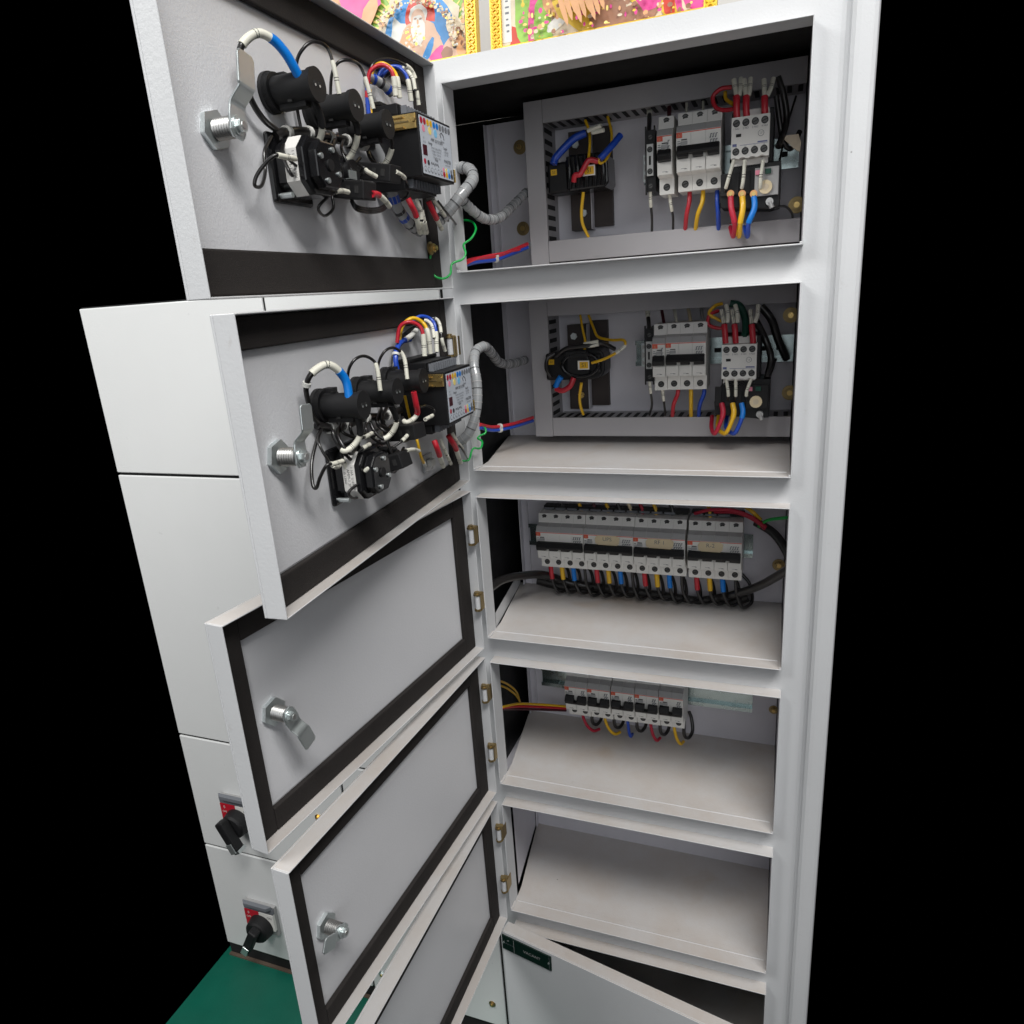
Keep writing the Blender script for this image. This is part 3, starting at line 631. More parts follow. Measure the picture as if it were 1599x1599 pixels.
# small rail end stop next to the holders
for c, lab in (((0.192, 0.176, 1.392), 'small steel rail clamp left of the fuse holder, top compartment'), ((0.188, 0.170, 1.156), 'small grey rail clamp left of the fuse holder, second compartment')):
    q = MB(); q.box(-.005, .005, 0, .02, -.016, .016, 'zinc'); q.box(-.0035, .0035, -.002, 0, -.013, .013, 'steel'); q.cyl((0, -.0035, .006), (0, -.002, .006), .003, 'zinc'); q.cyl((0, -.0035, -.006), (0, -.002, -.006), .003, 'zinc')
    o = q.build('rail_clamp', bevel=.0005); o.location = c; tag(o, lab, 'rail clamp', 'rail clamps')

# contactors and overload relays
def contactor(c, label, z):
    t = thing('contactor', label, 'contactor', Matrix.Translation(c), 'contactors'); a = .0205
    q = MB(); q.box(-a - .001, a + .004, .018, .085, -.030, .030, 'matt_black'); q.build('base', t, bevel=.001)
    q = MB(); q.box(-a + .001, a - .001, .012, .05, .0212, .030, 'white_plastic'); q.build('terminal_deck', t, bevel=.0008)
    q = MB(); q.box(-a + .001, a - .001, .012, .05, -.031, -.0212, 'white_plastic'); q.build('terminal_deck', t, bevel=.0008)
    q = MB(); pts = [(-a, -.0212)] + [(-a + (k + .5) * a / 8 * 1.0 * 1.0 + k * 0.0, -.0212 + (.0008 if k % 4 < 2 else -.0004)) for k in range(16)] + [(a, -.0212), (a, .0212), (-a, .0212)]
    q.prism(pts, 'y', 0, .019, 'white_plastic')
    q.box(-.0155, -.0098, -.0003, 0.001, .0008, .0040, 'slot'); q.box(-.011, .019, -.0002, 0.0001, -.0082, -.0078, 'blue_ink'); q.box(-.019, -.0145, -.0002, 0.0001, -.0088, -.0060, 'blue_ink'); q.box(.008, .0185, -.0002, 0.0001, -.0072, -.0058, 'blue_ink')
    q.cyl((.0115, -.0002, .0022), (.0115, .0001, .0022), .0033, 'grey_ink', n=20); q.cyl((.0115, -.0004, .0022), (.0115, -.0002, .0022), .0028, 'white_plastic', n=20); q.text('L', Matrix.Translation((.0108, -.00045, .0026)) @ TXF, .0036, 'grey_ink'); q.text('T', Matrix.Translation((.0124, -.00045, .0018)) @ TXF, .0036, 'grey_ink')
    for k in range(4):
        q.text('%d NO' % (k + 1), Matrix.Translation((-.0152 + k * .0101, -.0003, .0092)) @ TXF, .0028, 'grey_ink'); q.text('%d2' % (k + 1), Matrix.Translation((-.0152 + k * .0101, -.0003, -.0098)) @ TXF, .0022, 'grey_ink')
    q.build('front', t, bevel=.0006)
    add_screws(t, [(-.0152 + k * .0101, -.0001, s_) for k in range(4) for s_ in (.0150, -.0142)], .95)
    return t
c1 = contactor(P(1171.5, 213, .1), 'white-faced contactor with red sleeved wires, top compartment', 0)
c2 = contactor(P(1154, 565, .1), 'white-faced contactor with red sleeved wires, second compartment', 0)
def overload(c, label, grey):
    t = thing('overload_relay', label, 'overload relay', Matrix.Translation(c), 'overload relays')
    q = MB(); q.prism([(-.035, -.006), (-.030, .010), (-.022, .022), (.032, .022), (.032, -.026), (.020, -.028), (-.034, -.022)], 'y', 0, .05, 'black'); q.build('body', t, bevel=.001)
    q = MB(); q.box(.004, .030, -.006, -.0001, -.014, .016, 'grey_plastic' if grey else 'matt_black'); q.build('dial_plate', t, bevel=.0005)
    q = MB(); q.cyl((.016, -.0062, -.005), (.016, -.0085, -.005), .0075, 'pale_yellow' if 0 else 'tape', n=14); q.cyl((.016, -.0085, -.005), (.016, -.0088, -.005), .0036, 'art_cream', n=12); q.build('dial', t)
    q = MB(); q.box(.0045, .0115, -.0085, -.0061, .0085, .0135, 'pink'); q.build('reset_button', t, bevel=.0005)
    q = MB(); q.box(.0150, .0215, -.0085, -.0061, .0085, .0140, 'dark_green'); q.build('test_button', t, bevel=.0005)
    q = MB()
    for k in range(3): q.box(-.0215 + k * .0125 - .0125, -.0125 + k * .0125 - .0125 - .001, -.004, -.0001, -.010, .014, 'matt_black')
    q.build('terminal_hood', t, bevel=.0006)
    q = MB(); q.cyl((.021, -.008, -.021), (.021, .0, -.021), .0042, 'steel', n=14); q.cyl((.024, -.006, -.028), (.021, -.006, -.021), .003, 'steel', n=10); q.build('terminal_post', t)
o1 = P(1173, 288, .112); overload(o1, 'overload relay with grey dial plate under the contactor, top compartment', True)
o2 = P(1160, 620, .112); overload(o2, 'black overload relay with yellow dial under the contactor, second compartment', False)

# current transformers on brown brackets
def transformer(bpx, c, r, label, door):
    x0, z1 = P(bpx[0], bpx[1], .2).x, P(bpx[0], bpx[1], .2).z; x1, z0 = P(bpx[2], bpx[3], .2).x, P(bpx[2], bpx[3], .2).z
    t = thing('current_transformer', label, 'transformer', Matrix.Translation(c), 'taped transformers on brown brackets'); c = Vector(c)
    q = MB(Matrix.Translation(-c)); xm = x0 + (x1 - x0) * .52
    q.box(x0, xm, .183, .2030, z0 - .003, z1 - .004, 'brown'); q.box(xm + .0006, x1, .196, .2030, z0, z1, 'brown'); q.box(xm - .0004, xm + .0005, .181, .2030, z0 - .003, z1 - .004, 'plate_paint'); q.build('bracket', t, bevel=.0005)
    q = MB(Matrix.Translation(-c)); q.cyl((x0 + .018, .1822, z0 + .018), (x0 + .018, .1795, z0 + .018), .005, 'zinc' if door == 1 else 'brass', n=6); q.build('bolt', t)
    q = MB(Matrix.Translation(-c)); q.cyl((x0 + .010, .1822, z1 - .02), (x0 + .010, .180, z1 - .02), .005, 'zinc', n=6); q.build('bolt', t)
    q = MB()
    if door == 1:
        q.prism([(-.026, -.018), (-.022, -.021), (.024, -.020), (.029, -.016), (.028, .016), (.022, .021), (-.020, .022), (-.027, .016)], 'y', -.012, .034, 'gloss_black')
        for k in range(5): q.tube(spline([(-.022 + k * .011, -.013, -.018), (-.020 + k * .011, -.0155, 0), (-.021 + k * .0105, -.013, .019)]), .0035, 'gloss_black', 8)
    else:
        n = 26
        sq = lambda v_: math.copysign(abs(v_) ** .55, v_)
        q.prism([(.004 + .028 * sq(math.cos(2 * math.pi * k / n)), .0215 * sq(math.sin(2 * math.pi * k / n))) for k in range(n)], 'y', -.006, .036, 'black')
        q.prism([(-.004 + .017 * sq(math.cos(2 * math.pi * k / n)), -.001 + .017 * sq(math.sin(2 * math.pi * k / n))) for k in range(n)], 'y', -.0135, -.0061, 'black')
        q.box(-.022, .010, -.016, -.0062, .009, .020, 'matt_black'); q.box(.012, .028, -.012, -.0062, -.012, .014, 'matt_black')
        q.tube([(.026 * math.cos(a * .3), -.0135, .016 * math.sin(a * .3)) for a in range(22)], .0028, 'gloss_black', 8)
    q.build('coil', t, bevel=.0025)
    q = MB(); q.box(-.052, -.012, -.008, .028, -.021, .016, 'black'); q.build('terminal_block', t, bevel=.003)
    q = MB(); q.box(-.002, .014, -.0192, -.0185, -.006, .006, 'white_plastic'); q.box(.0005, .0125, -.0195, -.0193, -.0045, .0045, 'yellow'); q.text('S1', Matrix.Translation((.0068, -.0197, 0)) @ TXF, .0075, 'ink'); q.build('tag', t)
    q = MB(); q.box(-.047, -.039, -.0086, -.0081, .001, .008, 'yellow'); q.text('S2', Matrix.Translation((-.043, -.0088, .0045)) @ TXF, .0045, 'ink'); q.build('tag', t)
transformer((892, 205, 959, 352), P(918, 270, .145), .019, 'black taped transformer with blue, red and yellow wires, top compartment', 1)
transformer((890, 502, 953, 632), P(910, 568, .145), .0195, 'black transformer ring with a looping yellow wire, second compartment', 2)

# ------------------------------------------------------------------ wires inside the compartments
def C(pts): return [P(*p) for p in pts]
g = 'wires of the top compartment'
wire('yellow wire dropping through the transformer to the duct, top compartment', C([(914, 188, .15), (920, 205, .145), (921, 225, .135), (919, 248, .128)]), .0019, 'yellow', (), g)
wire('yellow wire bowing below the transformer, top compartment', C([(911, 300, .13), (908, 330, .135), (910, 350, .14), (919, 370, .148)]), .0021, 'yellow', (), g)
wire('yellow wire hooked at the right of the transformer, top compartment', C([(949, 182, .16), (955, 208, .15), (953, 235, .14), (944, 252, .13), (936, 254, .125), (935, 246, .125)]), .0018, 'yellow', (), g)
wire('thick blue sleeve arching left of the transformer, top compartment', C([(914, 208, .14), (897, 216, .135), (882, 230, .13), (868, 246, .128), (864, 256, .126)]), .0048, 'blue', (), g)
wire('short blue sleeve right of the transformer, top compartment', C([(969, 211, .14), (957, 226, .132), (946, 238, .126), (937, 248, .122)]), .0042, 'blue', (), g)
wire('red curled wire in front of the transformer, top compartment', C([(934, 252, .124), (920, 250, .122), (912, 262, .120), (906, 272, .118), (898, 274, .118), (896, 284, .12)]), .0034, 'red', (), g)
wire('white marker sleeve over the transformer, top compartment', C([(918, 204, .125), (928, 200, .122), (939, 196, .12)]), .0026, 'sleeve_white', (), g)
wire('second white marker sleeve over the transformer, top compartment', C([(925, 207, .125), (934, 205, .122), (943, 203, .12)]), .0026, 'sleeve_white', (), g)
wire('black wire rising from the fuse holder, top compartment', C([(1014, 172, .17), (1014, 190, .14), (1013, 208, .122)]), .0028, 'wire_black', [(0, .25, 'sleeve_white', 1.2)], g)
wire('black wire under the fuse holder, top compartment', C([(1015, 290, .122), (1016, 315, .125), (1018, 340, .14), (1018, 362, .148)]), .0016, 'wire_black', [(0, .42, 'sleeve_white', 1.6)], g)
wire('black wire under the single breaker, top compartment', C([(1045, 303, .13), (1048, 322, .13), (1051, 340, .14), (1051, 358, .148)]), .0016, 'wire_black', [(0, .45, 'sleeve_white', 1.6)], g)
wire('dark red wire above the single breaker, top compartment', C([(1045, 168, .16), (1045, 186, .135)]), .0026, 'maroon', (), g)
for k, (a, lab) in enumerate(((1072, 'left'), (1098, 'right'))):
    wire('%s pale wire above the three-pole breaker, top compartment' % lab, C([(a, 158, .16), (a, 182, .135)]), .0016, 'sleeve_white', (), g)
for px, m, lab, dx in ((1077, 'red', 'red', -7), (1098, 'yellow', 'yellow', -12), (1120, 'blue', 'blue', 2)):
    wire(lab + ' wire leaving the three-pole breaker, top compartment', C([(px, 298, .132), (px + dx * .1, 315, .128), (px + dx * .7, 335, .13), (px + dx, 358, .147)]), .0027, m, (), g)
wire('red loop left of the contactor, top compartment', C([(1143, 136, .12), (1125, 139, .12), (1113, 152, .12), (1118, 168, .118), (1132, 172, .116), (1146, 170, .112)]), .0024, 'red', (), g)
wire('yellow inner loop left of the contactor, top compartment', C([(1132, 143, .13), (1134, 155, .128), (1145, 163, .12)]), .0022, 'yellow', (), g)
for k, (a, b_, e) in enumerate(((1151, 1146, 1157), (1166, 1162, 1172), (1195, 1193, 1208))):
    lab = ('left', 'middle', 'right')[k]
    wire('%s red sleeved wire entering the contactor, top compartment' % lab, C([(a, 186, .105), (a - 1, 168, .104), (a - 1, 150, .106), (b_, 124, .112)]), .0026, 'wire_black', [(0, .55, 'red', 1.45), (.55, 1, 'sleeve_white', 1.05)], g)
    wire('%s black wire with white marker beside the red sleeves, top compartment' % lab, C([(a + 3, 150, .106), ((a + e) / 2 + 2, 138, .108), (e, 122, .113)]), .0024, 'wire_black', [(.0, 1, 'sleeve_white', 1.08)], g)
for k, (a, b_) in enumerate(((1146, 1138), (1163, 1161), (1192, 1188))):
    wire('%s white marked wire leaving the contactor, top compartment' % ('left', 'middle', 'right')[k], C([(a, 250, .103), (b_, 277, .1), (b_ - 5 + 2 * k, 295, .105), (b_ - 16 + 4 * k, 330, .14)]), .0014, 'wire_black', [(0, .42, 'sleeve_white', 2.0)], g)
for px, m, lab, e in ((1141, 'crimson', 'red', 1146), (1159, 'yellow', 'yellow', 1155), (1177, 'sky_blue', 'blue', 1168)):
    o = wire(lab + ' heavy wire with copper lug below the overload relay, top compartment', C([(px, 303, .106), (px + 1, 325, .100), (e + 1, 348, .100), (e, 366, .112), (e - 2, 368, .125), (e - 6, 352, .15)]), .0027, m if m != 'sky_blue' else 'blue', [(0, .36, m, 1.25)], g)
    q = MB(Matrix.Translation(P(px, 303, .106) - o.location)); q.cyl((0, -.0035, 0), (0, -.0015, 0), .0042, 'copper', n=14); q.cyl((0, -.0050, 0), (0, -.0036, 0), .0026, 'brass', n=6); q.box(-.0014, .0014, -.003, .0, -.006, 0, 'copper'); q.build('lug', o)
for k, pts in enumerate(([(1243, 150, .17), (1228, 200, .15), (1215, 260, .13), (1204, 285, .12)], [(1249, 205, .15), (1235, 232, .14), (1222, 215, .13), (1212, 150, .13)], [(1215, 120, .13), (1224, 150, .13), (1228, 190, .13), (1215, 230, .115)])):
    wire(('long black wire slanting at the right of the contactor, top compartment', 'black wire curling beside the bright glove edge, top compartment', 'black wire hanging right of the red sleeves, top compartment')[k], C(pts), (.0012, .003, .0035)[k], 'wire_black', (), g)
wire('thin black wire curving below the overload relay, top compartment', C([(1208, 325, .12), (1225, 322, .13), (1236, 332, .14), (1238, 345, .15)]), .0014, 'wire_black', (), g)
q = MB(); pp = [P(a, b_, .122) for a, b_ in ((1221, 214), (1230, 211), (1247, 209), (1251, 222), (1249, 237), (1240, 232), (1232, 224))]
q.add([p for p in pp] + [p + Vector((0, .004, 0)) for p in pp], [tuple(range(7))[::-1], tuple(range(7, 14))] + [(k, (k + 1) % 7, 7 + (k + 1) % 7, 7 + k) for k in range(7)], 'art_cream')
o = q.build('copper_lug_end'); tag(o, 'pale bright cable end at the right edge beside the contactor, top compartment', 'cable end')
for k, (dx, m) in enumerate(((0, 'red'), (5, 'blue'))):
    wire('%s wire tied across the lower left corner, top compartment' % ('red', 'blue')[k], C([(722, 410 + dx, .01), (745, 404 + dx, .05), (775, 400 + dx, .09), (800, 391 + dx, .12), (824, 381 + dx, .142)]), .0026, m, [(.55, .58, 'tie', 1.6)], g)
wire('thin red wire crossing the lower left corner, top compartment', C([(724, 414, .01), (750, 402, .04), (780, 396, .08), (812, 390, .13)]), .0014, 'red', (), g)
g = 'wires of the second compartment'
wire('yellow wire passing down behind the ring, second compartment', C([(906, 492, .16), (910, 515, .15), (914, 535, .14), (912, 550, .135)]), .0017, 'yellow', (), g)
wire('yellow wire looping out right of the ring, second compartment', C([(919, 492, .17), (926, 510, .165), (934, 526, .15), (955, 531, .135), (973, 531, .12), (976, 539, .116), (965, 549, .115), (945, 560, .116), (924, 567, .118)]), .0019, 'yellow', [(.66, .76, 'sleeve_white', 1.2)], g)
wire('yellow wire bowing below the ring, second compartment', C([(908, 598, .13), (905, 620, .135), (907, 636, .14), (911, 647, .148)]), .0021, 'yellow', (), g)
wire('white marker sleeve over the ring, second compartment', C([(912, 537, .122), (923, 535, .12), (934, 533, .12)]), .0022, 'sleeve_white', (), g)
wire('lower white marker sleeve over the ring, second compartment', C([(913, 541, .122), (924, 540, .12), (935, 538, .12)]), .0022, 'sleeve_white', (), g)
wire('blue sleeve under the left end of the ring, second compartment', C([(876, 588, .128), (871, 596, .128), (868, 604, .13)]), .0042, 'sky_blue', (), g)
wire('red sleeve under the left end of the ring, second compartment', C([(868, 607, .13), (878, 610, .128), (890, 603, .128), (896, 590, .13)]), .0038, 'red', (), g)
wire('black wire hooked left of the ring, second compartment', C([(866, 552, .13), (855, 560, .125), (853, 575, .125), (860, 588, .13)]), .0026, 'wire_black', (), g)
wire('black curved cable over the ring, second compartment', C([(868, 556, .128), (885, 544, .122), (915, 540, .12), (940, 536, .125), (960, 545, .14)]), .0030, 'wire_black', (), g)
wire('black wire rising from the fuse holder, second compartment', C([(1011, 486, .16), (1013, 505, .14), (1013, 520, .122)]), .0028, 'wire_black', [(0, .3, 'sleeve_white', 1.1)], g)
wire('black wire under the fuse holder, second compartment', C([(1014, 590, .122), (1016, 612, .125), (1018, 632, .135), (1014, 648, .148)]), .0016, 'wire_black', [(0, .34, 'sleeve_white', 1.6)], g)
wire('black wire under the single breaker, second compartment', C([(1034, 603, .13), (1036, 622, .13), (1038, 638, .14), (1038, 648, .148)]), .0016, 'wire_black', [(0, .42, 'sleeve_white', 1.6)], g)
for k, (a, m) in enumerate(((1036, 'maroon'), (1056, 'sleeve_white'), (1078, 'tape'), (1098, 'grey_plastic'))):
    wire('%s wire above the breakers, second compartment' % ('dark red', 'white', 'dull yellow', 'grey')[k], C([(a - 3, 482, .17), (a, 500, .145), (a + 1, 508, .135)]), .0022, m, (), g)
for px, m, lab, dx in ((1059, 'red', 'red', -9), (1079, 'yellow', 'yellow', 0), (1100, 'blue', 'blue', -9)):
    wire(lab + ' wire leaving the three-pole breaker, second compartment', C([(px, 602, .132), (px + dx * .1, 615, .128), (px + dx * .8, 632, .13), (px + dx, 649, .147)]), .0027, m, (), g)
for k, (a, b_, e) in enumerate(((1133, 1127, 1134), (1149, 1143, 1148), (1176, 1172, 1184))):
    lab = ('left', 'middle', 'right')[k]; z_ = 8 if k < 2 else 0
    wire('%s red sleeved wire entering the contactor, second compartment' % lab, C([(a, 536, .104), (a - 1, 520, .104), (a - 2, 508, .106), (b_, 484, .112)]), .0026, 'wire_black', [(0, .55, 'red', 1.4), (.58, 1, 'sleeve_white', 1.0)], g)
    wire('%s black wire with white marker beside the red sleeves, second compartment' % lab, C([(a + 3, 504, .106), ((a + e) / 2 + 3, 490, .108), (e, 476, .113)]), .0024, 'wire_black', [(.0, 1, 'sleeve_white', 1.05)], g)
wire('yellow loop left of the contactor, second compartment', C([(1128, 474, .13), (1116, 478, .125), (1107, 490, .12), (1120, 498, .12), (1132, 504, .12)]), .0021, 'yellow', (), g)
wire('red loop left of the contactor, second compartment', C([(1122, 485, .125), (1108, 492, .12), (1106, 506, .12), (1118, 512, .12), (1134, 512, .12)]), .0022, 'red', (), g)
wire('dark green cable above the contactor, second compartment', C([(1140, 474, .13), (1155, 478, .13), (1164, 500, .125), (1163, 528, .115)]), .0045, 'dark_green', (), g)
for k, (a, b_) in enumerate(((1134, 1137), (1149, 1149), (1173, 1166))):
    wire('%s white marked wire leaving the contactor, second compartment' % ('left', 'middle', 'right')[k], C([(a, 592, .103), (b_, 612, .1), (b_, 625, .106)]), .0014, 'wire_black', [(0, .75, 'sleeve_white', 2.0)], g)
for px, m, lab, e, f_ in ((1127, 'crimson', 'red', 1116, 1112), (1144, 'yellow', 'yellow', 1132, 1122), (1158, 'sky_blue', 'blue', 1146, 1135)):
    wire(lab + ' heavy looped wire below the overload relay, second compartment', C([(px, 630, .106), (px + 2, 645, .100), (px - 3, 662, .097), (e, 677, .10), (f_ - 1, 668, .12), (f_, 650, .14)]), .0027, m if m != 'sky_blue' else 'blue', [(0, .22, m, 1.25)], g)
for k, pts in enumerate(([(1188, 478, .14), (1205, 500, .14), (1215, 530, .15), (1228, 560, .17)], [(1180, 500, .14), (1195, 530, .13), (1204, 560, .13), (1198, 590, .12)], [(1212, 560, .14), (1205, 580, .13), (1196, 600, .12), (1188, 615, .115)])):
    wire(('thick black cable slanting right of the contactor, second compartment', 'black cable hanging just right of the contactor, second compartment', 'thin black wire tied right of the contactor, second compartment')[k], C(pts), (.0050, .0042, .0014)[k], 'wire_black', (), g)
for k, (dy, m) in enumerate(((0, 'red'), (5, 'blue'))):
    wire('%s wire tied across the lower left corner, second compartment' % ('red', 'blue')[k], C([(750, 663 + dy, .01), (770, 667 + dy, .05), (800, 662 + dy, .09), (832, 652 + dy, .142)]), .0024, m, [(.4, .43, 'tie', 1.7)], g)
# compartment 3
g = 'black wires looping under the long breaker row'
for b_ in range(4):
    for k in range(4):
        x = off[b_] + (k + .5) * PW; z = Z3 - .0425; cols = ('red', 'yellow', 'sky_blue', None)
        nmx = ('first', 'second', 'third', 'fourth')
        dx = .022 + .003 * random.random()
        pts = [(x, YF3 - .030, z + .003), (x + .0015, YF3 - .031, z - .020), (x + .004, YF3 - .032, z - .033), (x + dx * .5, YF3 - .030, z - .046 - .003 * random.random()), (x + dx, YF3 - .012, z - .045), (x + dx * .8, YF3 + .002, z - .025), (x + dx * .3, YF3 + .006, z - .012)]
        wire('%s wire loop under the %s breaker of the long row%s' % (nmx[k], ('left end', 'second', 'third', 'right end')[b_], ', ' + ('red', 'yellow', 'blue')[k] + ' sleeve' if k < 3 else ', all black'), pts, .0025, 'wire_black', [(0, .24, cols[k], 1.45)] if cols[k] else (), g)
g = 'cables of the third compartment'
wire('thick glossy black cable running left under the long breaker row', C([(764, 918, .02), (785, 905, .05), (815, 899, .09), (850, 898, .13), (900, 912, .155), (1000, 925, .158), (1100, 940, .155)]), .0065, 'wire_black', (), g)
wire('thick black cable rising to the right edge of the third compartment', C([(1080, 940, .155), (1140, 930, .14), (1185, 915, .12), (1225, 893, .08), (1245, 880, .05)]), .0060, 'wire_black', (), g)
wire('black cable bundle behind the loops of the third compartment', C([(840, 905, .165), (920, 925, .165), (1020, 940, .166), (1120, 945, .165), (1170, 930, .16)]), .0085, 'wire_black', (), g)
wire('thick red cable arching over the right end of the third compartment', C([(1085, 802, .13), (1110, 796, .12), (1145, 797, .115), (1175, 808, .115), (1196, 823, .12)]), .0024, 'crimson', (), g)
wire('second red cable along the top right of the third compartment', C([(1110, 800, .14), (1150, 801, .125), (1180, 814, .12), (1194, 826, .125)]), .0020, 'crimson', (), g)
wire('dull yellow cable at the top right of the third compartment', C([(1165, 792, .13), (1176, 800, .125), (1188, 812, .125)]), .0028, 'yellow', (), g)
wire('green wire at the top right corner of the third compartment', C([(1185, 822, .13), (1200, 812, .11), (1232, 808, .08)]), .0022, 'green', (), g)
wire('broad black cable falling at the right of the third compartment', C([(1180, 815, .14), (1205, 830, .13), (1222, 850, .12), (1235, 875, .11)]), .0062, 'wire_black', (), g)
for k, (a, m) in enumerate(((908, 'yellow'), (930, 'maroon'), (950, 'yellow'), (985, 'tape'), (1003, 'crimson'), (1024, 'yellow'), (1108, 'yellow'), (880, 'wire_black'), (968, 'wire_black'), (1050, 'wire_black'))):
    wire('%s wire end peeping over the long breaker row, %s from the left' % ({'yellow': 'yellow', 'maroon': 'dark red', 'tape': 'pale', 'crimson': 'red', 'wire_black': 'black'}[m], ('near', 'about a quarter', 'about a third', 'almost half', 'half way', 'past half', 'far right', 'very near', 'past a third', 'two thirds')[k]), C([(a - 4, 786, .14), (a, 796, .138), (a + 1, 808, .136)]), .0026, m, (), g)
q = MB()
for (x0, x1) in ((.040, .2520), (.2560, .3270)):
    q.box(x0, x1, .136, .150, Z3 + .0428, Z3 + .0485, 'matt_black')
    for k in range(int((x1 - x0) / PW)): q.box(x0 + k * PW + .001, x0 + k * PW + .016, .133, .1359, Z3 + .0430, Z3 + .0462, 'grey_ink')
o = q.build('busbar_comb', bevel=.0005); tag(o, 'dark comb busbar along the top of the long breaker row', 'busbar')
# compartment 4
g = 'wires under the five small breakers'
for k in range(5):
    x = .069 + k * .0362; z = .5990; nmk = nm[k]; m = ('crimson', 'yellow', 'blue', 'crimson', 'yellow')[k]
    dx = (.020, .018, .003, .010, .010)[k]
    x2 = x + .0215
    wire('%s wire falling from the %s small breaker' % ({'crimson': 'red'}.get(m, m), nmk), [(x2 - .002, .130, z + .006), (x2 - .001, .128, z - .008), (x2 + dx * .3, .126, z - .022), (x2 + dx * .75, .130, z - .032), (x2 + dx * 1.1, .140, z - .034)], .0025, m, (), g)
    if k < 4 or True:
        wire('black wire loop under the %s small breaker' % nmk, [(x + .034, .134, z + .006), (x + .034, .131, z - .010), (x + .036, .132, z - .020), (x + .041, .140, z - .025), (x + .045, .150, z - .018), (x + .042, .158, z - .002), (x + .038, .160, z + .008)], .0027, 'wire_black', (), g)
g = 'cables of the fourth compartment'
for k, (dy, m) in enumerate(((0, 'yellow'), (4, 'red'), (8, 'maroon'))):
    wire('%s wire running left from the small breakers' % ('yellow', 'red', 'dark red')[k], C([(785, 1104 + dy * .4, .03), (810, 1099 + dy, .08), (845, 1100 + dy, .12), (884, 1103 + dy * .8, .15)]), .0020, m, (), g)
for k in range(2):
    wire('%s dull yellow wire curving at the upper left of the fourth compartment' % ('upper', 'lower')[k], C([(776, 1062 + 7 * k, .02), (792, 1068 + 7 * k, .06), (806, 1080 + 6 * k, .10), (812, 1096, .12)]), .0017, 'yellow', (), g)

# ------------------------------------------------------------------ devices on the doors
def on_door(i, s, z): return DM[i] @ Matrix.Translation((s, -TP + .0006, z))
def lamp(i, s, z, H, label):
    t = thing('indicator_lamp', label, 'indicator lamp', on_door(i, s, z), 'indicator lamp housings on the door backs')
    q = MB(); q.cyl((0, 0, 0), (0, .0035, 0), .0150, 'matt_black', n=28)
    for k in range(4): q.cyl((0, .0035 + k * .0011, 0), (0, .0044 + k * .0011, 0), .0145 - .0002 * k, 'matt_black', n=24); 
    q.box(-.013, -.004, .0035, .013, .006, .0145, 'matt_black'); q.build('ring_nut', t, bevel=.0005)
    q = MB(); q.cyl((0, .008, 0), (0, H - .004, 0), .0108, 'matt_black', n=30); q.cyl((0, H - .004, 0), (0, H - .0025, 0), .0120, 'matt_black', n=30)
    for (yy, a) in ((.016, .6), (.016, 1.0), (.028, 2.2), (.022, -2.0)):
        q.obox((math.cos(a + 1) * .0108, yy, math.sin(a + 1) * .0108), (.0012, 0, 0), (0, .002, 0), (0, 0, .0012), 'slot')
    q.box(-.004, .004, .010, H - .010, -.0140, -.0100, 'matt_black'); q.build('housing', t, bevel=.0003)
    q = MB(); q.cyl((0, H - .0025, 0), (0, H, 0), .0122, 'matt_black', n=32)
    for dx in (-.003, .003): q.cyl((dx, H + .0003, 0), (dx, H, 0), .0022, 'slot', n=12); q.cyl((dx, H + .0005, -.0008), (dx, H, -.0008), .0010, 'zinc', n=8)
    q.build('end_cap', t, bevel=.0004)
HL = .044
for i, specs in ((1, ((.2865, 1.4121), (.2300, 1.4085), (.1760, 1.4035))), (2, ((.2995, 1.1682), (.2330, 1.1700), (.1720, 1.1720)))):
    for k, (s, z) in enumerate(specs):
        lamp(i, s, z, HL, ('nearest', 'middle', 'farthest')[k] + ' of three black lamp housings on the %s door, ' % ('top', 'second')[i - 1] + ('next to the lock lever', 'between the other two', 'beside the black control module')[k])
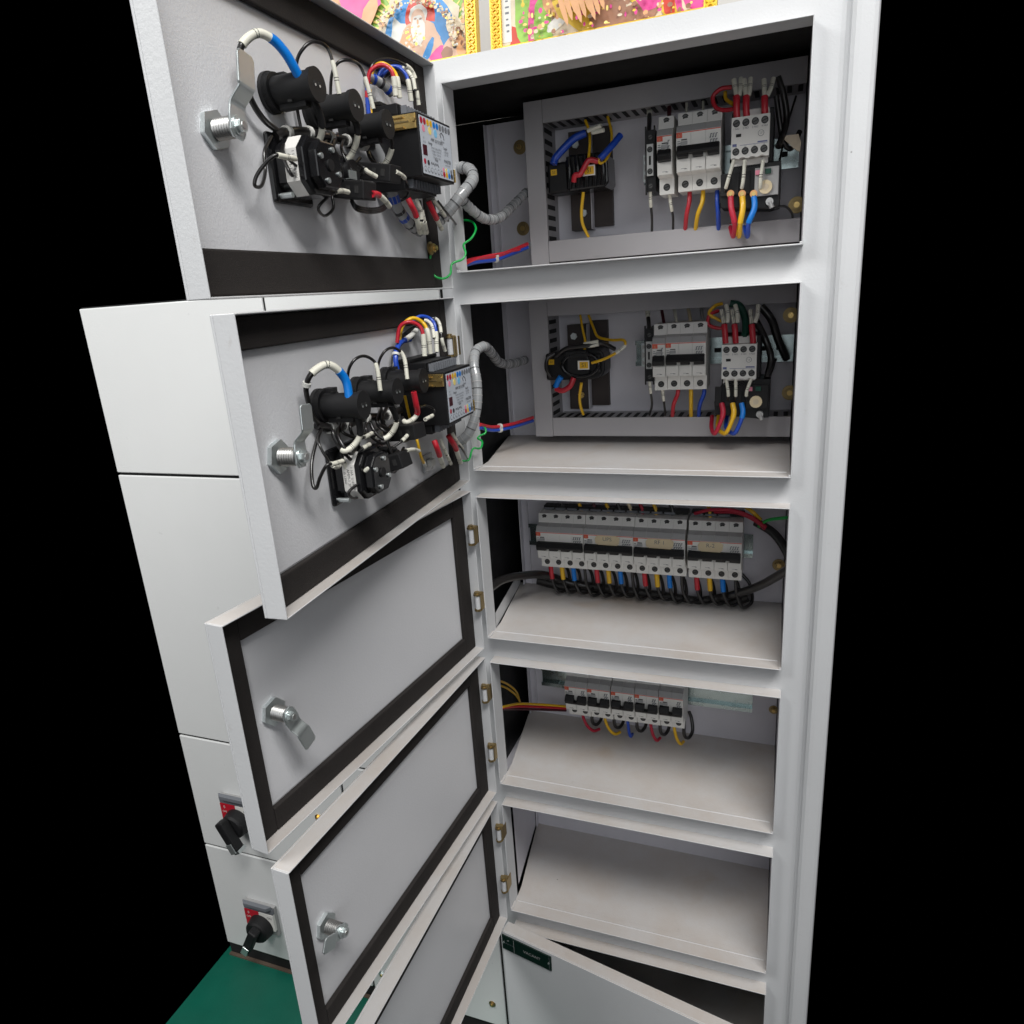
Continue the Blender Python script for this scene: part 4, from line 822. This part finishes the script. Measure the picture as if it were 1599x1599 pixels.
def selector(i, c, lab, sz=.026):
    s, z = DL(i, *c)
    t = thing('selector_switch', lab, 'selector switch', on_door(i, s, z), 'selector switches on the door backs')
    q = MB(); q.box(-sz, sz, 0, .005, -sz, sz, 'gloss_black'); q.build('mount_plate', t, bevel=.003)
    q = MB(); a = .0215; poly = [(-a, -a * .55), (-a * .55, -a), (a * .55, -a), (a, -a * .55), (a, a * .55), (a * .55, a), (-a * .55, a), (-a, a * .55)]
    q.prism(poly, 'y', .0052, .032, 'gloss_black'); q.prism([(u * .8, v_ * .8) for u, v_ in poly], 'y', .0322, .041, 'gloss_black'); q.build('body', t, bevel=.0015)
    for k in range(4):
        a_ = math.radians(25 + 90 * k); q = MB(); q.cyl((math.cos(a_) * .013, .041, math.sin(a_) * .013), (math.cos(a_) * .013, .0425, math.sin(a_) * .013), .0022, 'zinc', n=10); q.build('screw', t)
    q = MB(); q.cyl((0, .041, 0), (0, .0425, 0), .0045, 'matt_black', n=16); q.build('shaft', t)
    q = MB(); q.cyl((sz * .75, .005, -sz * .8), (sz * .75, .016, -sz * .8), .0022, 'zinc', n=10); q.build('stud', t)
    # printed strip on the side that faces the free edge
    q = MB(); q.box(a + .0001, a + .0004, .014, .026, -a * .55, a * .55, 'white_plastic'); q.prism([(a * .55, -a - .0003), (a + .0003, -a * .55), (a, -a * .55), (a * .55, -a)], 'y', .014, .026, 'white_plastic'); q.prism([(a * .55, a + .0003), (a + .0003, a * .55), (a, a * .55), (a * .55, a)], 'y', .014, .026, 'white_plastic')
    M_ = Matrix(((0, 0, 1, a + .0005), (0, 1, 0, .020), (-1, 0, 0, 0), (0, 0, 0, 1)))
    q.text('I 16A  U 690V', M_ @ Matrix.Translation((0, .0030, 0)), .0034, 'ink'); q.text('AMM-1 3P', M_ @ Matrix.Translation((0, -.0006, 0)), .0038, 'ink'); q.text('IS 13947', M_ @ Matrix.Translation((0, -.0042, 0)), .0032, 'ink')
    o = q.build('rating_strip', t); tag(o, 'white printed rating strip')
selector(1, (447, 268), 'square black selector switch with white rating strip on the top door')
selector(2, (533, 737), 'square black selector switch with white rating strip on the second door')
def pushb(i, c, lab):
    s, z = DL(i, *c); t = thing('push_button', lab, 'push button', on_door(i, s, z), 'push buttons on the door backs')
    q = MB(); q.cyl((0, 0, 0), (0, .006, 0), .0165, 'gloss_black', n=28); q.cyl((0, .0061, 0), (0, .022, 0), .0135, 'gloss_black', n=28); q.build('base_ring', t, bevel=.0008)
    q = MB(); q.cyl((0, .0221, 0), (0, .026, 0), .0105, 'black', n=24); q.box(-.002, .009, .0225, .0275, -.006, .001, 'zinc'); q.build('contact_face', t)
pushb(1, (512, 275), 'round black button base beside the selector on the top door')
pushb(2, (583, 718), 'round black button base beside the selector on the second door')
def cblock(i, px0, h0, px1, h1, lab, w_=.0075):
    a, b_ = DP(i, px0[0], px0[1], h0), DP(i, px1[0], px1[1], h1); c = (a + b_) / 2; d = (b_ - a) / 2; n_ = d.length; u = d.normalized(); up = Vector((0, 0, 1)); up = (up - u * up.dot(u)).normalized(); sd = u.cross(up)
    t = thing('contact_block', lab, 'contact block', Matrix.Translation(c), 'contact blocks on the door backs')
    q = MB(); q.obox((0, 0, 0), d, sd * .010, up * w_, 'matt_black'); q.build('body', t, bevel=.001)
    q = MB()
    for k in (-.55, 0, .55): q.obox(d * k - sd * .0100 * (1 if sd.y > 0 else -1) * 1.0, u * .002, sd * .0004, up * .003, 'slot')
    q.build('terminals', t)
cblock(1, (568, 268), .012, (618, 272), .046, 'upper black contact block on the top door, left of the module')
cblock(1, (530, 296), .010, (578, 298), .042, 'lower black contact block on the top door, with a red sleeved wire')
cblock(2, (612, 676), .012, (656, 672), .046, 'upper black contact block on the second door, left of the module')
cblock(2, (590, 728), .012, (634, 716), .044, 'lower black contact block on the second door, below the other one')
def module(i, s0, s1, z0, z1, lab):
    H = .055; t = thing('control_module', lab, 'control module', on_door(i, s0, z0), 'black control modules on the door backs'); w_, h_ = s1 - s0, z1 - z0
    q = MB(); q.box(0, w_, 0, H, 0, h_, 'black'); q.box(w_ * .02, w_ * .98, 0, H * .62, h_ + .0002, h_ + .010, 'black'); q.box(w_ * .02, w_ * .98, 0, H * .62, -.010, -.0002, 'black')
    q.box(w_ * .02, w_ * .30 + w_ * .68, 0, H * .30, h_ + .0102, h_ + .014, 'black')
    q.build('case', t, bevel=.0007)
    for sg_ in (1, -1):
      q = MB(); q.box(w_ * .05, w_ * .95, H * .62 + .0001, H * .62 + .0012, (h_ + .0004) if sg_ > 0 else -.0085, (h_ + .0085) if sg_ > 0 else -.0004, 'black')
      for k in range(11):
        x = w_ * .07 + k * w_ * .082
        q.box(x, x + .0018, H * .62 + .0010, H * .62 + .007, (h_ + .0005) if sg_ > 0 else -.0084, (h_ + .0084) if sg_ > 0 else -.0005, 'grey_ink')
      q.build('terminal_comb', t)
    q = MB(); e = .0025; q.box(e, w_ - e, H + .0001, H + .0006, e, h_ - e, 'label_face')
    TD = Matrix(((-1, 0, 0, 0), (0, 0, 1, 0), (0, 1, 0, 0), (0, 0, 0, 1)))       # writing facing local +Y
    y = H + .0008; W_ = w_ - 2 * e; Hh = h_ - 2 * e
    def X(u): return w_ - e - u * W_
    def Z(v_): return e + v_ * Hh
    def disc(u, v_, r, m): q.cyl((X(u), y - .0003, Z(v_)), (X(u), y, Z(v_)), r, m, n=14)
    def bar(u0, u1, v0, v1, m): q.box(X(u1), X(u0), y - .0003, y, Z(v0), Z(v1), m)
    for k, m in enumerate(('crimson', 'crimson', 'yellow', 'yellow', 'sky_blue', 'sky_blue', 'grey_ink', 'grey_ink', 'grey_ink', 'grey_ink')): disc(.05 + k * .1, .92, .0030, m)
    for k in range(4): disc(.65 + k * .1, .92, .0015, 'label_face') if 0 else None
    disc(.10, .79, .0032, 'pink'); disc(.30, .79, .0036, 'pale_yellow'); disc(.48, .78, .0038, 'pale_blue')
    q.tube([(X(.66), y, Z(.74)), (X(.63), y, Z(.80)), (X(.68), y, Z(.84)), (X(.74), y, Z(.80)), (X(.76), y, Z(.72))], .0003, 'ink', 6)
    T_ = lambda s_, u, v_, sz, m='ink': q.text(s_, Matrix.Translation((X(u), y + .0001, Z(v_))) @ TD, sz, m)
    T_('Output', .70, .68, .0028); T_('MPR 20/15 DIN', .50, .64, .0042); T_('Range', .28, .57, .0036); T_('Supply', .78, .57, .0034)
    for k, u1 in enumerate((.58, .60, .62, .60)): T_(('Current 3-phase 50 Hz', 'Voltage L-L 415V AC', 'Output 1 C/O 5A', 'Ph. failure relay')[k], .46, .505 - k * .055, .0026, 'grey_ink')
    T_('110-240V', .80, .50, .0028, 'grey_ink'); T_('AC / DC', .80, .45, .0026, 'grey_ink'); T_('MASTER', .82, .33, .0046); T_('www.master', .82, .265, .0024, 'grey_ink'); T_('Relay', .44, .30, .0036)
    T_('P1', .08, .62, .0030, 'grey_ink'); T_('S1 S2', .09, .56, .0026, 'grey_ink'); bar(.03, .16, .33, .51, 'maroon')
    disc(.06, .22, .0025, 'crimson'); disc(.17, .21, .0025, 'ink')
    for k in range(4):
        q.tube([(X(.25 + k * .065), y, Z(.20)), (X(.27 + k * .065), y, Z(.24)), (X(.30 + k * .065), y, Z(.20 - .02 * (k % 2)))], .00025, 'ink', 6)
    for k in range(6): disc(.06 + k * .105, .09, .0026, 'grey_ink'); disc(.06 + k * .105, .09, .0018, 'label_face') if 0 else q.cyl((X(.06 + k * .105), y, Z(.09)), (X(.06 + k * .105), y + .0001, Z(.09)), .0019, 'label_face', n=12)
    for k, (m, m2) in enumerate((('crimson', 'pink'), ('yellow', 'pale_yellow'), ('sky_blue', 'pale_blue'), ('ink', 'grey_ink'))): disc(.67 + k * .09, .08, .0027, m); disc(.66 + k * .09, .17, .0020, m2)
    o = q.build('label', t); tag(o, 'pale printed label with coloured terminal dots')
    q = MB(); yb = H * .50; q.box(w_ + .0002, w_ + .0030, yb - .002, H - .001, h_ * .74, h_ * .97, 'brass'); q.box(w_ + .0031, w_ + .0036, yb, H - .008, h_ * .84, h_ * .87, 'old_brass')
    q.tube([(w_ + .0045, H - .013, h_ * .92), (w_ + .0045, yb - .008, h_ * .92), (w_ + .0045, yb - .010, h_ * .88), (w_ + .0045, yb - .010, h_ * .80), (w_ + .0045, yb - .008, h_ * .77), (w_ + .0045, H - .013, h_ * .77)], .0007, 'brass', 8)
    q.cyl((w_ + .003, H - .003, h_ * .88), (w_ + .0055, H - .003, h_ * .88), .0024, 'brass', n=12); q.build('clamp', t, bevel=.0003)
    q = MB(); q.box(-.0030, -.0014, H - .016, H + .001, .002, h_ * .26, 'brass'); q.cyl((-.0030, H - .006, h_ * .13), (-.0065, H - .006, h_ * .13), .0026, 'brass', n=12); q.build('clamp', t, bevel=.0003)
module(1, .060, .1365, 1.3640, 1.4200, 'black control module with brass clamps and pale label on the top door')
module(2, .0665, .1440, 1.1210, 1.1765, 'black control module with brass clamps and pale label on the second door')

# ------------------------------------------------------------------ wiring on the doors
def D(i, pts): return [DP(i, *p) for p in pts]
def dwire(i, lab, pts, r, m, sl=(), **k): return wire(lab + (' on the top door' if i == 1 else ' on the second door'), D(i, pts), r, m, sl, 'wires on the %s door' % ('top' if i == 1 else 'second'), **k)
B = 'wire_black'; W8 = 'sleeve_white'
dwire(1, 'thick black wire with white and blue sleeve into the nearest lamp', [(437, 207, .006), (412, 187, .008), (392, 155, .010), (378, 110, .012), (376, 74, .016), (400, 52, .022), (425, 61, .027), (445, 82, .031), (458, 103, .033), (469, 124, .034)], .0024, B, [(.56, .76, W8, 1.3), (.76, 1, 'sky_blue', 1.5)])
dwire(1, 'black wire arching over to the middle lamp', [(471, 207, .005), (463, 160, .006), (463, 100, .012), (475, 74, .02), (492, 65, .025), (511, 75, .029), (521, 103, .032), (530, 147, .033)], .0014, B, [(.80, 1, W8, 1.9)])
dwire(1, 'black wire arching over to the farthest lamp', [(517, 205, .005), (516, 160, .006), (518, 118, .012), (528, 98, .02), (545, 94, .026), (562, 103, .029), (573, 131, .032), (583, 170, .034)], .0014, B, [(.78, 1, W8, 1.9)])
dwire(1, 'black wire hanging from the nearest lamp with a curved white sleeve', [(489, 155, .038), (499, 178, .038), (503, 200, .036), (498, 220, .030), (484, 236, .022), (468, 226, .014), (455, 210, .008)], .0018, B, [(.0, .32, 'matt_black', 1.7), (.34, .70, W8, 1.5)])
dwire(1, 'black wire hanging from the middle lamp with a curved white sleeve', [(546, 175, .038), (557, 196, .038), (558, 214, .036), (553, 233, .030), (542, 249, .022), (522, 240, .014), (512, 222, .008)], .0018, B, [(.0, .28, 'matt_black', 1.7), (.30, .66, W8, 1.5)])
dwire(1, 'black wire hanging from the farthest lamp with a curved white sleeve', [(601, 196, .038), (610, 214, .038), (612, 230, .036), (606, 248, .030), (596, 259, .024), (580, 250, .014), (573, 232, .008)], .0018, B, [(.34, .66, W8, 1.5)])
dwire(1, 'black cable bundle with pale ties running below the lamps', [(430, 214, .006), (447, 207, .008), (480, 207, .008), (520, 216, .009), (555, 222, .009), (585, 229, .010)], .0042, B, [(.08, .11, 'tie', 1.3), (.28, .31, 'tie', 1.25), (.48, .51, 'tie', 1.3), (.66, .68, 'tie', 1.3), (.84, .88, 'tie', 1.5)], name='cable_bundle', cat='cable')
dwire(1, 'black loop left of the selector switch with white sleeve', [(461, 248, .032), (445, 245, .034), (429, 243, .032), (412, 258, .024), (400, 276, .018), (398, 290, .016), (408, 290, .014), (414, 268, .010), (413, 236, .008), (424, 213, .006)], .0014, B, [(.0, .20, W8, 1.8)])
dwire(1, 'small black loop under the selector switch with white sleeve', [(544, 300, .03), (535, 298, .03), (524, 300, .03), (506, 313, .026), (497, 326, .022), (507, 337, .018), (520, 326, .016), (519, 308, .014)], .0013, B, [(.0, .22, W8, 1.9)])
dwire(1, 'thin black curl over the round button base', [(505, 256, .032), (520, 250, .034), (533, 262, .034), (532, 282, .03), (518, 291, .024), (508, 286, .02)], .0012, B, [(.0, .16, W8, 2.0)])
dwire(1, 'black wire with white sleeve entering the upper contact block', [(535, 240, .014), (552, 252, .02), (568, 262, .026), (574, 268, .03), (588, 276, .034)], .0013, B, [(.66, 1, W8, 1.9)])
dwire(1, 'white sleeved wire right of the upper contact block looping down', [(618, 268, .046), (631, 277, .044), (638, 292, .034), (636, 306, .024), (624, 314, .016), (610, 312, .01)], .0012, B, [(.0, .25, W8, 2.0)])
dwire(1, 'red sleeved wire with white end at the lower contact block', [(581, 303, .042), (590, 304, .042), (600, 312, .042), (608, 322, .04)], .0018, B, [(0, .36, 'red', 1.6), (.36, 1, W8, 1.4)])
for k in range(3): dwire(1, '%s black coil turn under the lower contact block' % ('upper', 'middle', 'lower')[k], [(548, 308 + 3 * k, .02), (556, 321 + 3 * k, .024), (575, 326 + 3 * k, .028), (594, 324 + 3 * k, .028), (605, 315 + 3 * k, .022), (602, 306 + 2 * k, .016)], .0013, B)
dwire(1, 'lone white sleeved wire beside the selector switch', [(498, 296, .03), (512, 300, .03), (514, 302, .028)], .0013, B, [(.0, 1, W8, 1.9)])
dwire(1, 'red wire arching over the module', [(574, 134, .010), (578, 112, .014), (592, 102, .022), (606, 105, .03), (614, 118, .034), (618, 150, .034)], .0020, 'red', [(.72, 1, W8, 1.35)])
dwire(1, 'yellow wire arching inside the red one', [(578, 130, .008), (583, 108, .012), (596, 99, .02), (612, 108, .028), (620, 122, .034), (624, 153, .034)], .0019, 'yellow', [(.72, 1, W8, 1.35)])
dwire(1, 'left blue wire bending down into the module', [(586, 128, .006), (598, 108, .012), (618, 104, .022), (632, 114, .03), (638, 130, .034), (642, 158, .034)], .0018, 'blue', [(.72, 1, W8, 1.4)])
dwire(1, 'right blue wire bending down into the module', [(592, 124, .006), (612, 104, .014), (632, 108, .024), (644, 122, .032), (648, 140, .034)], .0016, 'blue', [(.55, 1, W8, 1.4)])
dwire(1, 'black wire with white end at the right of the module top', [(600, 120, .006), (624, 108, .018), (642, 118, .028), (650, 138, .034), (654, 164, .034)], .0016, B, [(.45, .62, W8, 1.5), (.8, 1, W8, 1.5)])
dwire(1, 'thin black wire outermost over the module top', [(572, 126, .006), (584, 98, .012), (606, 92, .018), (630, 100, .026), (646, 116, .03), (658, 160, .034)], .0012, B, [(.62, .78, W8, 1.9)])
dwire(1, 'spiral wrapped blue-grey bundle behind the module wires', [(572, 122, .006), (584, 124, .010), (598, 132, .014), (612, 146, .018)], .0046, 'hose', [(.2, .3, 'blue', 1.06), (.5, .6, 'ink', 1.06), (.8, .9, 'blue', 1.06)], name='cable_bundle', cat='cable')
dwire(1, 'blue wire dropping between the lamps and the contact blocks', [(574, 132, .012), (574, 160, .010), (580, 205, .010), (588, 232, .010)], .0022, 'blue', [(.1, .2, 'red', 1.1)])
dwire(1, 'yellow wire beside the blue one above the contact blocks', [(578, 140, .008), (580, 180, .009), (585, 215, .010), (590, 234, .010)], .0014, 'yellow')
dwire(1, 'pale spiral tube falling from the lamps to the module foot', [(583, 225, .010), (596, 250, .012), (606, 275, .014), (614, 305, .015), (624, 330, .015), (640, 350, .016), (656, 362, .016)], .0058, 'hose', [(.34, .38, 'ink', 1.03), (.44, .50, 'blue', 1.02), (.58, .61, 'ink', 1.03), (.66, .70, 'blue', 1.03), (.78, .80, 'ink', 1.03), (.88, .90, 'ink', 1.03)], name='spiral_tube', cat='spiral tube')
for k, (a, b0, c_, d_, e) in enumerate(((637, 310, 648, 332, 658), (650, 312, 657, 330, 664), (655, 314, 660, 336, 668))):
    dwire(1, ('red sleeved wire, left one under the module', 'white sleeved wire, middle one under the module', 'black and white wire, right of the left trio under the module')[k], [(a, b0, .034), ((a + c_) / 2, (b0 + d_) / 2, .036), (c_, d_, .036), (e - 5, 350, .034), (e - 2, 364, .026)], .0019, B, [(.0, .40, 'red', 1.6), (.42, .97, W8, 1.4)] if k == 0 else [(.2 if k == 2 else 0, .42, W8, 1.3), (.46, .97, W8, 1.35)])
for k, (a, b0, c_, d_, e, f_) in enumerate(((669, 314, 677, 332, 690, 358), (677, 312, 690, 330, 700, 345), (684, 314, 700, 335, 712, 350))):
    dwire(1, ('right red sleeved wire under the module', 'white sleeved wire slanting right under the module', 'thin black wire looping to the hinge under the module')[k], [(a, b0, .034), (c_, d_, .036), ((c_ + e) / 2, (d_ + f_) / 2, .034), (e, f_, .026)], (.0019, .0014, .0012)[k], B, [(.0, .40, 'red', 1.6), (.42, .97, W8, 1.35)] if k == 0 else ([(0, .5, W8, 1.5)] if k == 1 else ()))
# second door
dwire(2, 'thick black wire with white and blue sleeve into the nearest lamp', [(505, 670, .006), (490, 652, .008), (482, 630, .010), (478, 605, .012), (486, 584, .018), (506, 570, .024), (520, 572, .028), (534, 585, .031), (542, 600, .033), (546, 628, .034)], .0023, B, [(.42, .45, 'tie', 1.6), (.52, .76, W8, 1.4), (.76, 1, 'sky_blue', 1.6)])
dwire(2, 'black wire arching over to the middle lamp', [(560, 668, .005), (548, 640, .006), (543, 590, .012), (550, 566, .02), (566, 556, .025), (582, 562, .029), (589, 576, .032), (594, 610, .033)], .0014, B, [(.80, 1, W8, 1.9)])
dwire(2, 'black wire arching over to the farthest lamp', [(600, 660, .005), (592, 620, .006), (590, 575, .012), (598, 552, .02), (612, 543, .025), (625, 549, .029), (632, 562, .032), (636, 592, .034)], .0014, B, [(.78, 1, W8, 1.9)])
dwire(2, 'black wire hanging from the nearest lamp with a curved white sleeve', [(556, 640, .038), (561, 660, .038), (562, 680, .036), (552, 696, .030), (537, 704, .024), (525, 690, .014), (518, 672, .008)], .0018, B, [(.0, .32, 'matt_black', 1.7), (.34, .66, W8, 1.5)])
dwire(2, 'black wire hanging from the middle lamp with a curved white sleeve', [(610, 632, .038), (618, 650, .038), (618, 664, .036), (610, 678, .030), (598, 685, .024), (584, 672, .014), (576, 655, .008)], .0018, B, [(.0, .25, 'matt_black', 1.7), (.30, .62, W8, 1.5)])
dwire(2, 'red sleeved wire with white end hanging from the farthest lamp', [(646, 612, .038), (650, 632, .038), (652, 644, .036), (646, 654, .032), (634, 660, .028), (628, 652, .02)], .0020, B, [(.0, .46, 'red', 1.5), (.46, .85, W8, 1.3)])
dwire(2, 'black cable bundle with pale ties running below the lamps', [(495, 664, .006), (512, 668, .008), (540, 664, .008), (570, 652, .009), (600, 650, .009), (625, 640, .010)], .0040, B, [(.10, .14, 'tie', 1.4), (.26, .29, 'tie', 1.3), (.50, .53, 'tie', 1.4), (.8, .83, 'tie', 1.3)], name='cable_bundle', cat='cable')
dwire(2, 'long black loop left of the selector switch with white sleeve', [(535, 720, .034), (522, 724, .034), (510, 727, .032), (500, 745, .024), (494, 762, .018), (488, 755, .014), (487, 720, .010), (497, 680, .008), (503, 668, .006)], .0015, B, [(.0, .16, W8, 1.7)])
dwire(2, 'flat black loop under the selector switch with white sleeve', [(601, 732, .034), (592, 740, .034), (582, 748, .032), (565, 752, .028), (545, 768, .024), (552, 778, .022), (566, 770, .018), (578, 745, .014), (580, 730, .012)], .0014, B, [(.0, .22, W8, 2.0)])
dwire(2, 'white sleeved wire end above the selector switch', [(577, 694, .034), (568, 699, .034), (560, 706, .03)], .0013, B, [(.0, .7, W8, 2.0)])
dwire(2, 'white sleeved wire end right of the selector switch', [(579, 728, .038), (573, 733, .036), (560, 745, .026), (548, 750, .02)], .0013, B, [(.0, .3, W8, 2.0)])
dwire(2, 'black wire curling below the selector body', [(577, 735, .03), (578, 752, .026), (566, 762, .02), (548, 765, .016)], .0012, B)
dwire(2, 'thin black curl over the upper contact block with white sleeve', [(664, 655, .046), (676, 648, .046), (678, 640, .044), (668, 634, .04), (656, 636, .036)], .0012, B, [(.0, .36, W8, 2.0)])
dwire(2, 'white sleeved wire under the upper contact block', [(636, 680, .036), (626, 690, .034), (614, 698, .028)], .0013, B, [(.0, .5, W8, 2.1)])
dwire(2, 'pair of white sleeves right of the lower contact block', [(632, 704, .042), (645, 702, .042), (654, 704, .04)], .0015, B, [(.1, 1, W8, 1.9)])
dwire(2, 'yellow wire falling between the contact blocks', [(632, 618, .012), (638, 645, .012), (646, 672, .014), (652, 690, .02), (657, 712, .02), (664, 727, .016)], .0016, 'yellow', [(.92, 1, 'tie', 1.6)])
dwire(2, 'red wire arching over the module', [(620, 535, .010), (624, 512, .014), (636, 503, .022), (652, 507, .03), (660, 520, .034), (663, 556, .034)], .0021, 'red', [(.68, 1, W8, 1.35)])
dwire(2, 'yellow wire arching over the module beside the red', [(623, 538, .008), (628, 510, .012), (644, 497, .02), (660, 504, .028), (668, 520, .034), (672, 552, .034)], .0021, 'yellow', [(.68, 1, W8, 1.35)])
dwire(2, 'blue wire arching highest over the module', [(640, 504, .010), (656, 494, .018), (672, 498, .026), (680, 512, .032), (682, 550, .034)], .0019, 'blue', [(.66, 1, W8, 1.35)])
dwire(2, 'left black wire with long white sleeve over the module', [(648, 512, .010), (662, 500, .02), (674, 508, .028), (678, 528, .032)], .0016, B, [(.35, 1, W8, 1.8)])
dwire(2, 'right black wire with two white sleeves over the module', [(656, 504, .010), (676, 497, .024), (686, 505, .030), (690, 530, .034), (695, 548, .034)], .0016, B, [(.3, .62, W8, 1.8), (.72, 1, W8, 1.5)])
dwire(2, 'blue pair tied with a pale band left of the module', [(640, 530, .012), (626, 534, .010), (619, 548, .010), (618, 565, .011), (622, 586, .012)], .0028, 'blue', [(.62, .66, 'tie', 1.5)])
dwire(2, 'dark wire tied along the blue pair', [(644, 526, .008), (630, 532, .006), (616, 552, .006), (614, 585, .008)], .0024, B)
dwire(2, 'pale knotted tie under the arching wires', [(634, 530, .012), (642, 524, .014), (650, 516, .014)], .0030, 'tie')
dwire(2, 'black wires crossing under the arching wires', [(630, 525, .006), (648, 512, .008), (664, 506, .012)], .0030, B)
for k, (a, b0, c_, d_, e, f_) in enumerate(((678, 688, 684, 704, 692, 728), (688, 686, 694, 702, 704, 724), (700, 680, 711, 698, 719, 722), (706, 676, 714, 690, 722, 700), (712, 688, 724, 705, 730, 716))):
    dwire(2, ('left red sleeved wire under the module', 'white sleeved wire between the red ones under the module', 'right red sleeved wire under the module', 'pale sleeved wire near the hinge under the module', 'thin black wire nearest the hinge under the module')[k], [(a, b0, .034), ((a + c_) / 2, (b0 + d_) / 2, .036), (c_, d_, .036), ((c_ + e) / 2, (d_ + f_) / 2, .034), (e, f_, .028)], (.0020, .0015, .0020, .0015, .0011)[k], B, [(.0, .42, 'red', 1.6), (.44, 1, W8, 1.45)] if k in (0, 2) else ([(0, .4, W8, 1.7), (.46, 1, W8, 1.7)] if k < 4 else ()))
for i_, base in ((1, (0, 0)), (2, (57, 446))):
    for k in range(12):
        x0_ = 440 + random.uniform(0, 110); y0_ = 207 + random.uniform(0, 12); x1_ = x0_ + random.uniform(15, 55); y1_ = y0_ + random.uniform(38, 85)
        if i_ == 2: sh = lambda x_, y_: (x_ + 57, y_ + 452 - (x_ - 450) * .28)
        else: sh = lambda x_, y_: (x_, y_)
        pa, pb, pc, pd = sh(x0_, y0_), sh(x0_ - 6, y0_ + 22), sh((x0_ + x1_) / 2, y1_ + random.uniform(-6, 10)), sh(x1_, y1_ - 8)
        dwire(i_, '%s thin black wire tangled behind the selector, from the left' % ('first', 'second', 'third', 'fourth', 'fifth', 'sixth', 'seventh', 'eighth', 'ninth', 'tenth', 'eleventh', 'twelfth')[k], [(*pa, .008), (*pb, .012 + random.uniform(0, .008)), (*pc, .014 + random.uniform(0, .014)), (*pd, .012)], random.uniform(.0011, .0016), B, [(random.uniform(.5, .6), random.uniform(.72, .8), W8, 1.8)] if k % 3 == 0 else ())
# ties, adhesive pads
for i, px, py, lab in ((2, 664, 722, 'clear adhesive tie pad below the contact blocks on the second door'),):
    s, z = DL(i, px, py); q = MB(); q.box(-.012, .012, 0, .004, -.010, .010, 'hose'); q.box(-.006, .006, .0041, .010, -.004, .004, 'tie')
    o = q.build('tie_pad', bevel=.0008); o.matrix_world = on_door(i, s, z); tag(o, lab, 'cable tie pad')
# hoses and earth wires
def hose(lab, pts, r=.0065):
    ps = spline(C(pts), 14); o0 = ps[0].copy(); q = MB()
    L = [0]
    for i in range(1, len(ps)): L.append(L[-1] + (ps[i] - ps[i - 1]).length)
    q.tube([p - o0 for p in ps], r, 'hose', 14)
    o = q.build('corrugated_hose'); o.location = o0; tag(o, lab, 'cable hose', 'grey hoses between doors and cabinet')
    s = MB(); n = int(L[-1] / .008)
    for k in range(n):
        a = (k + .4) / n; w_ = arc_part(ps, a, min(1, a + .0009 / L[-1])); s.tube([p - o0 for p in w_[::4]], r * 1.06, 'grey_plastic' if k % 3 else 'ink', 14)
    s.build('wrap_rings', o)
    return o
hose('grey hose bulging right of the top door module', [(684, 345, -.06), (700, 330, -.05), (722, 302, -.04), (738, 280, -.02), (732, 264, .0), (712, 262, .01), (700, 264, .01)])
hose('grey hose running from the top door into the dark of the top compartment', [(722, 312, -.005), (737, 328, .01), (758, 342, .04), (780, 340, .08), (800, 322, .12), (822, 300, .16)], .0058)
hose('grey hose rising beside the second door module and into the cabinet', [(712, 694, -.05), (732, 676, -.045), (744, 640, -.038), (745, 600, -.03), (740, 568, -.02), (744, 548, -.005), (757, 541, .01), (768, 552, .035), (780, 566, .07), (798, 568, .11), (820, 562, .16)], .0060)
wire('bright green earth wire curling from the top door bolt into the cabinet', C([(673, 393, -.045), (672, 412, -.045), (678, 430, -.043), (692, 435, -.04), (703, 428, -.035), (706, 412, -.03), (722, 405, -.02), (727, 395, -.015), (724, 382, -.01), (736, 372, 0), (743, 358, .01), (738, 347, .02), (727, 344, .03), (718, 345, .04)]), .0013, 'green', (), 'green earth wires', 'earth_wire', 'earth wire')
wire('bright green earth wire curling beside the second door module', C([(720, 720, -.05), (732, 718, -.045), (736, 706, -.035), (740, 700, -.03), (750, 700, -.015), (753, 690, -.005), (746, 684, 0), (750, 680, .01), (758, 676, .015), (757, 668, .02), (748, 664, .03)]), .0013, 'green', (), 'green earth wires', 'earth_wire', 'earth wire')
def earth_bolt(i, px, py):
    s, z = DL(i, px, py, .004); q = MB(Matrix.Translation((s, -TP + .0044, z)) @ Matrix.Rotation(-math.pi / 2, 4, 'X'))
    q.cyl((0, 0, 0), (0, 0, .0015), .0075, 'old_brass', n=20); q.cyl((0, 0, .0015), (0, 0, .006), .0052, 'brass', n=6); q.cyl((0, 0, .006), (0, 0, .009), .0028, 'brass', n=12); q.build('earth_bolt', doors[i])
earth_bolt(1, 671, 388)
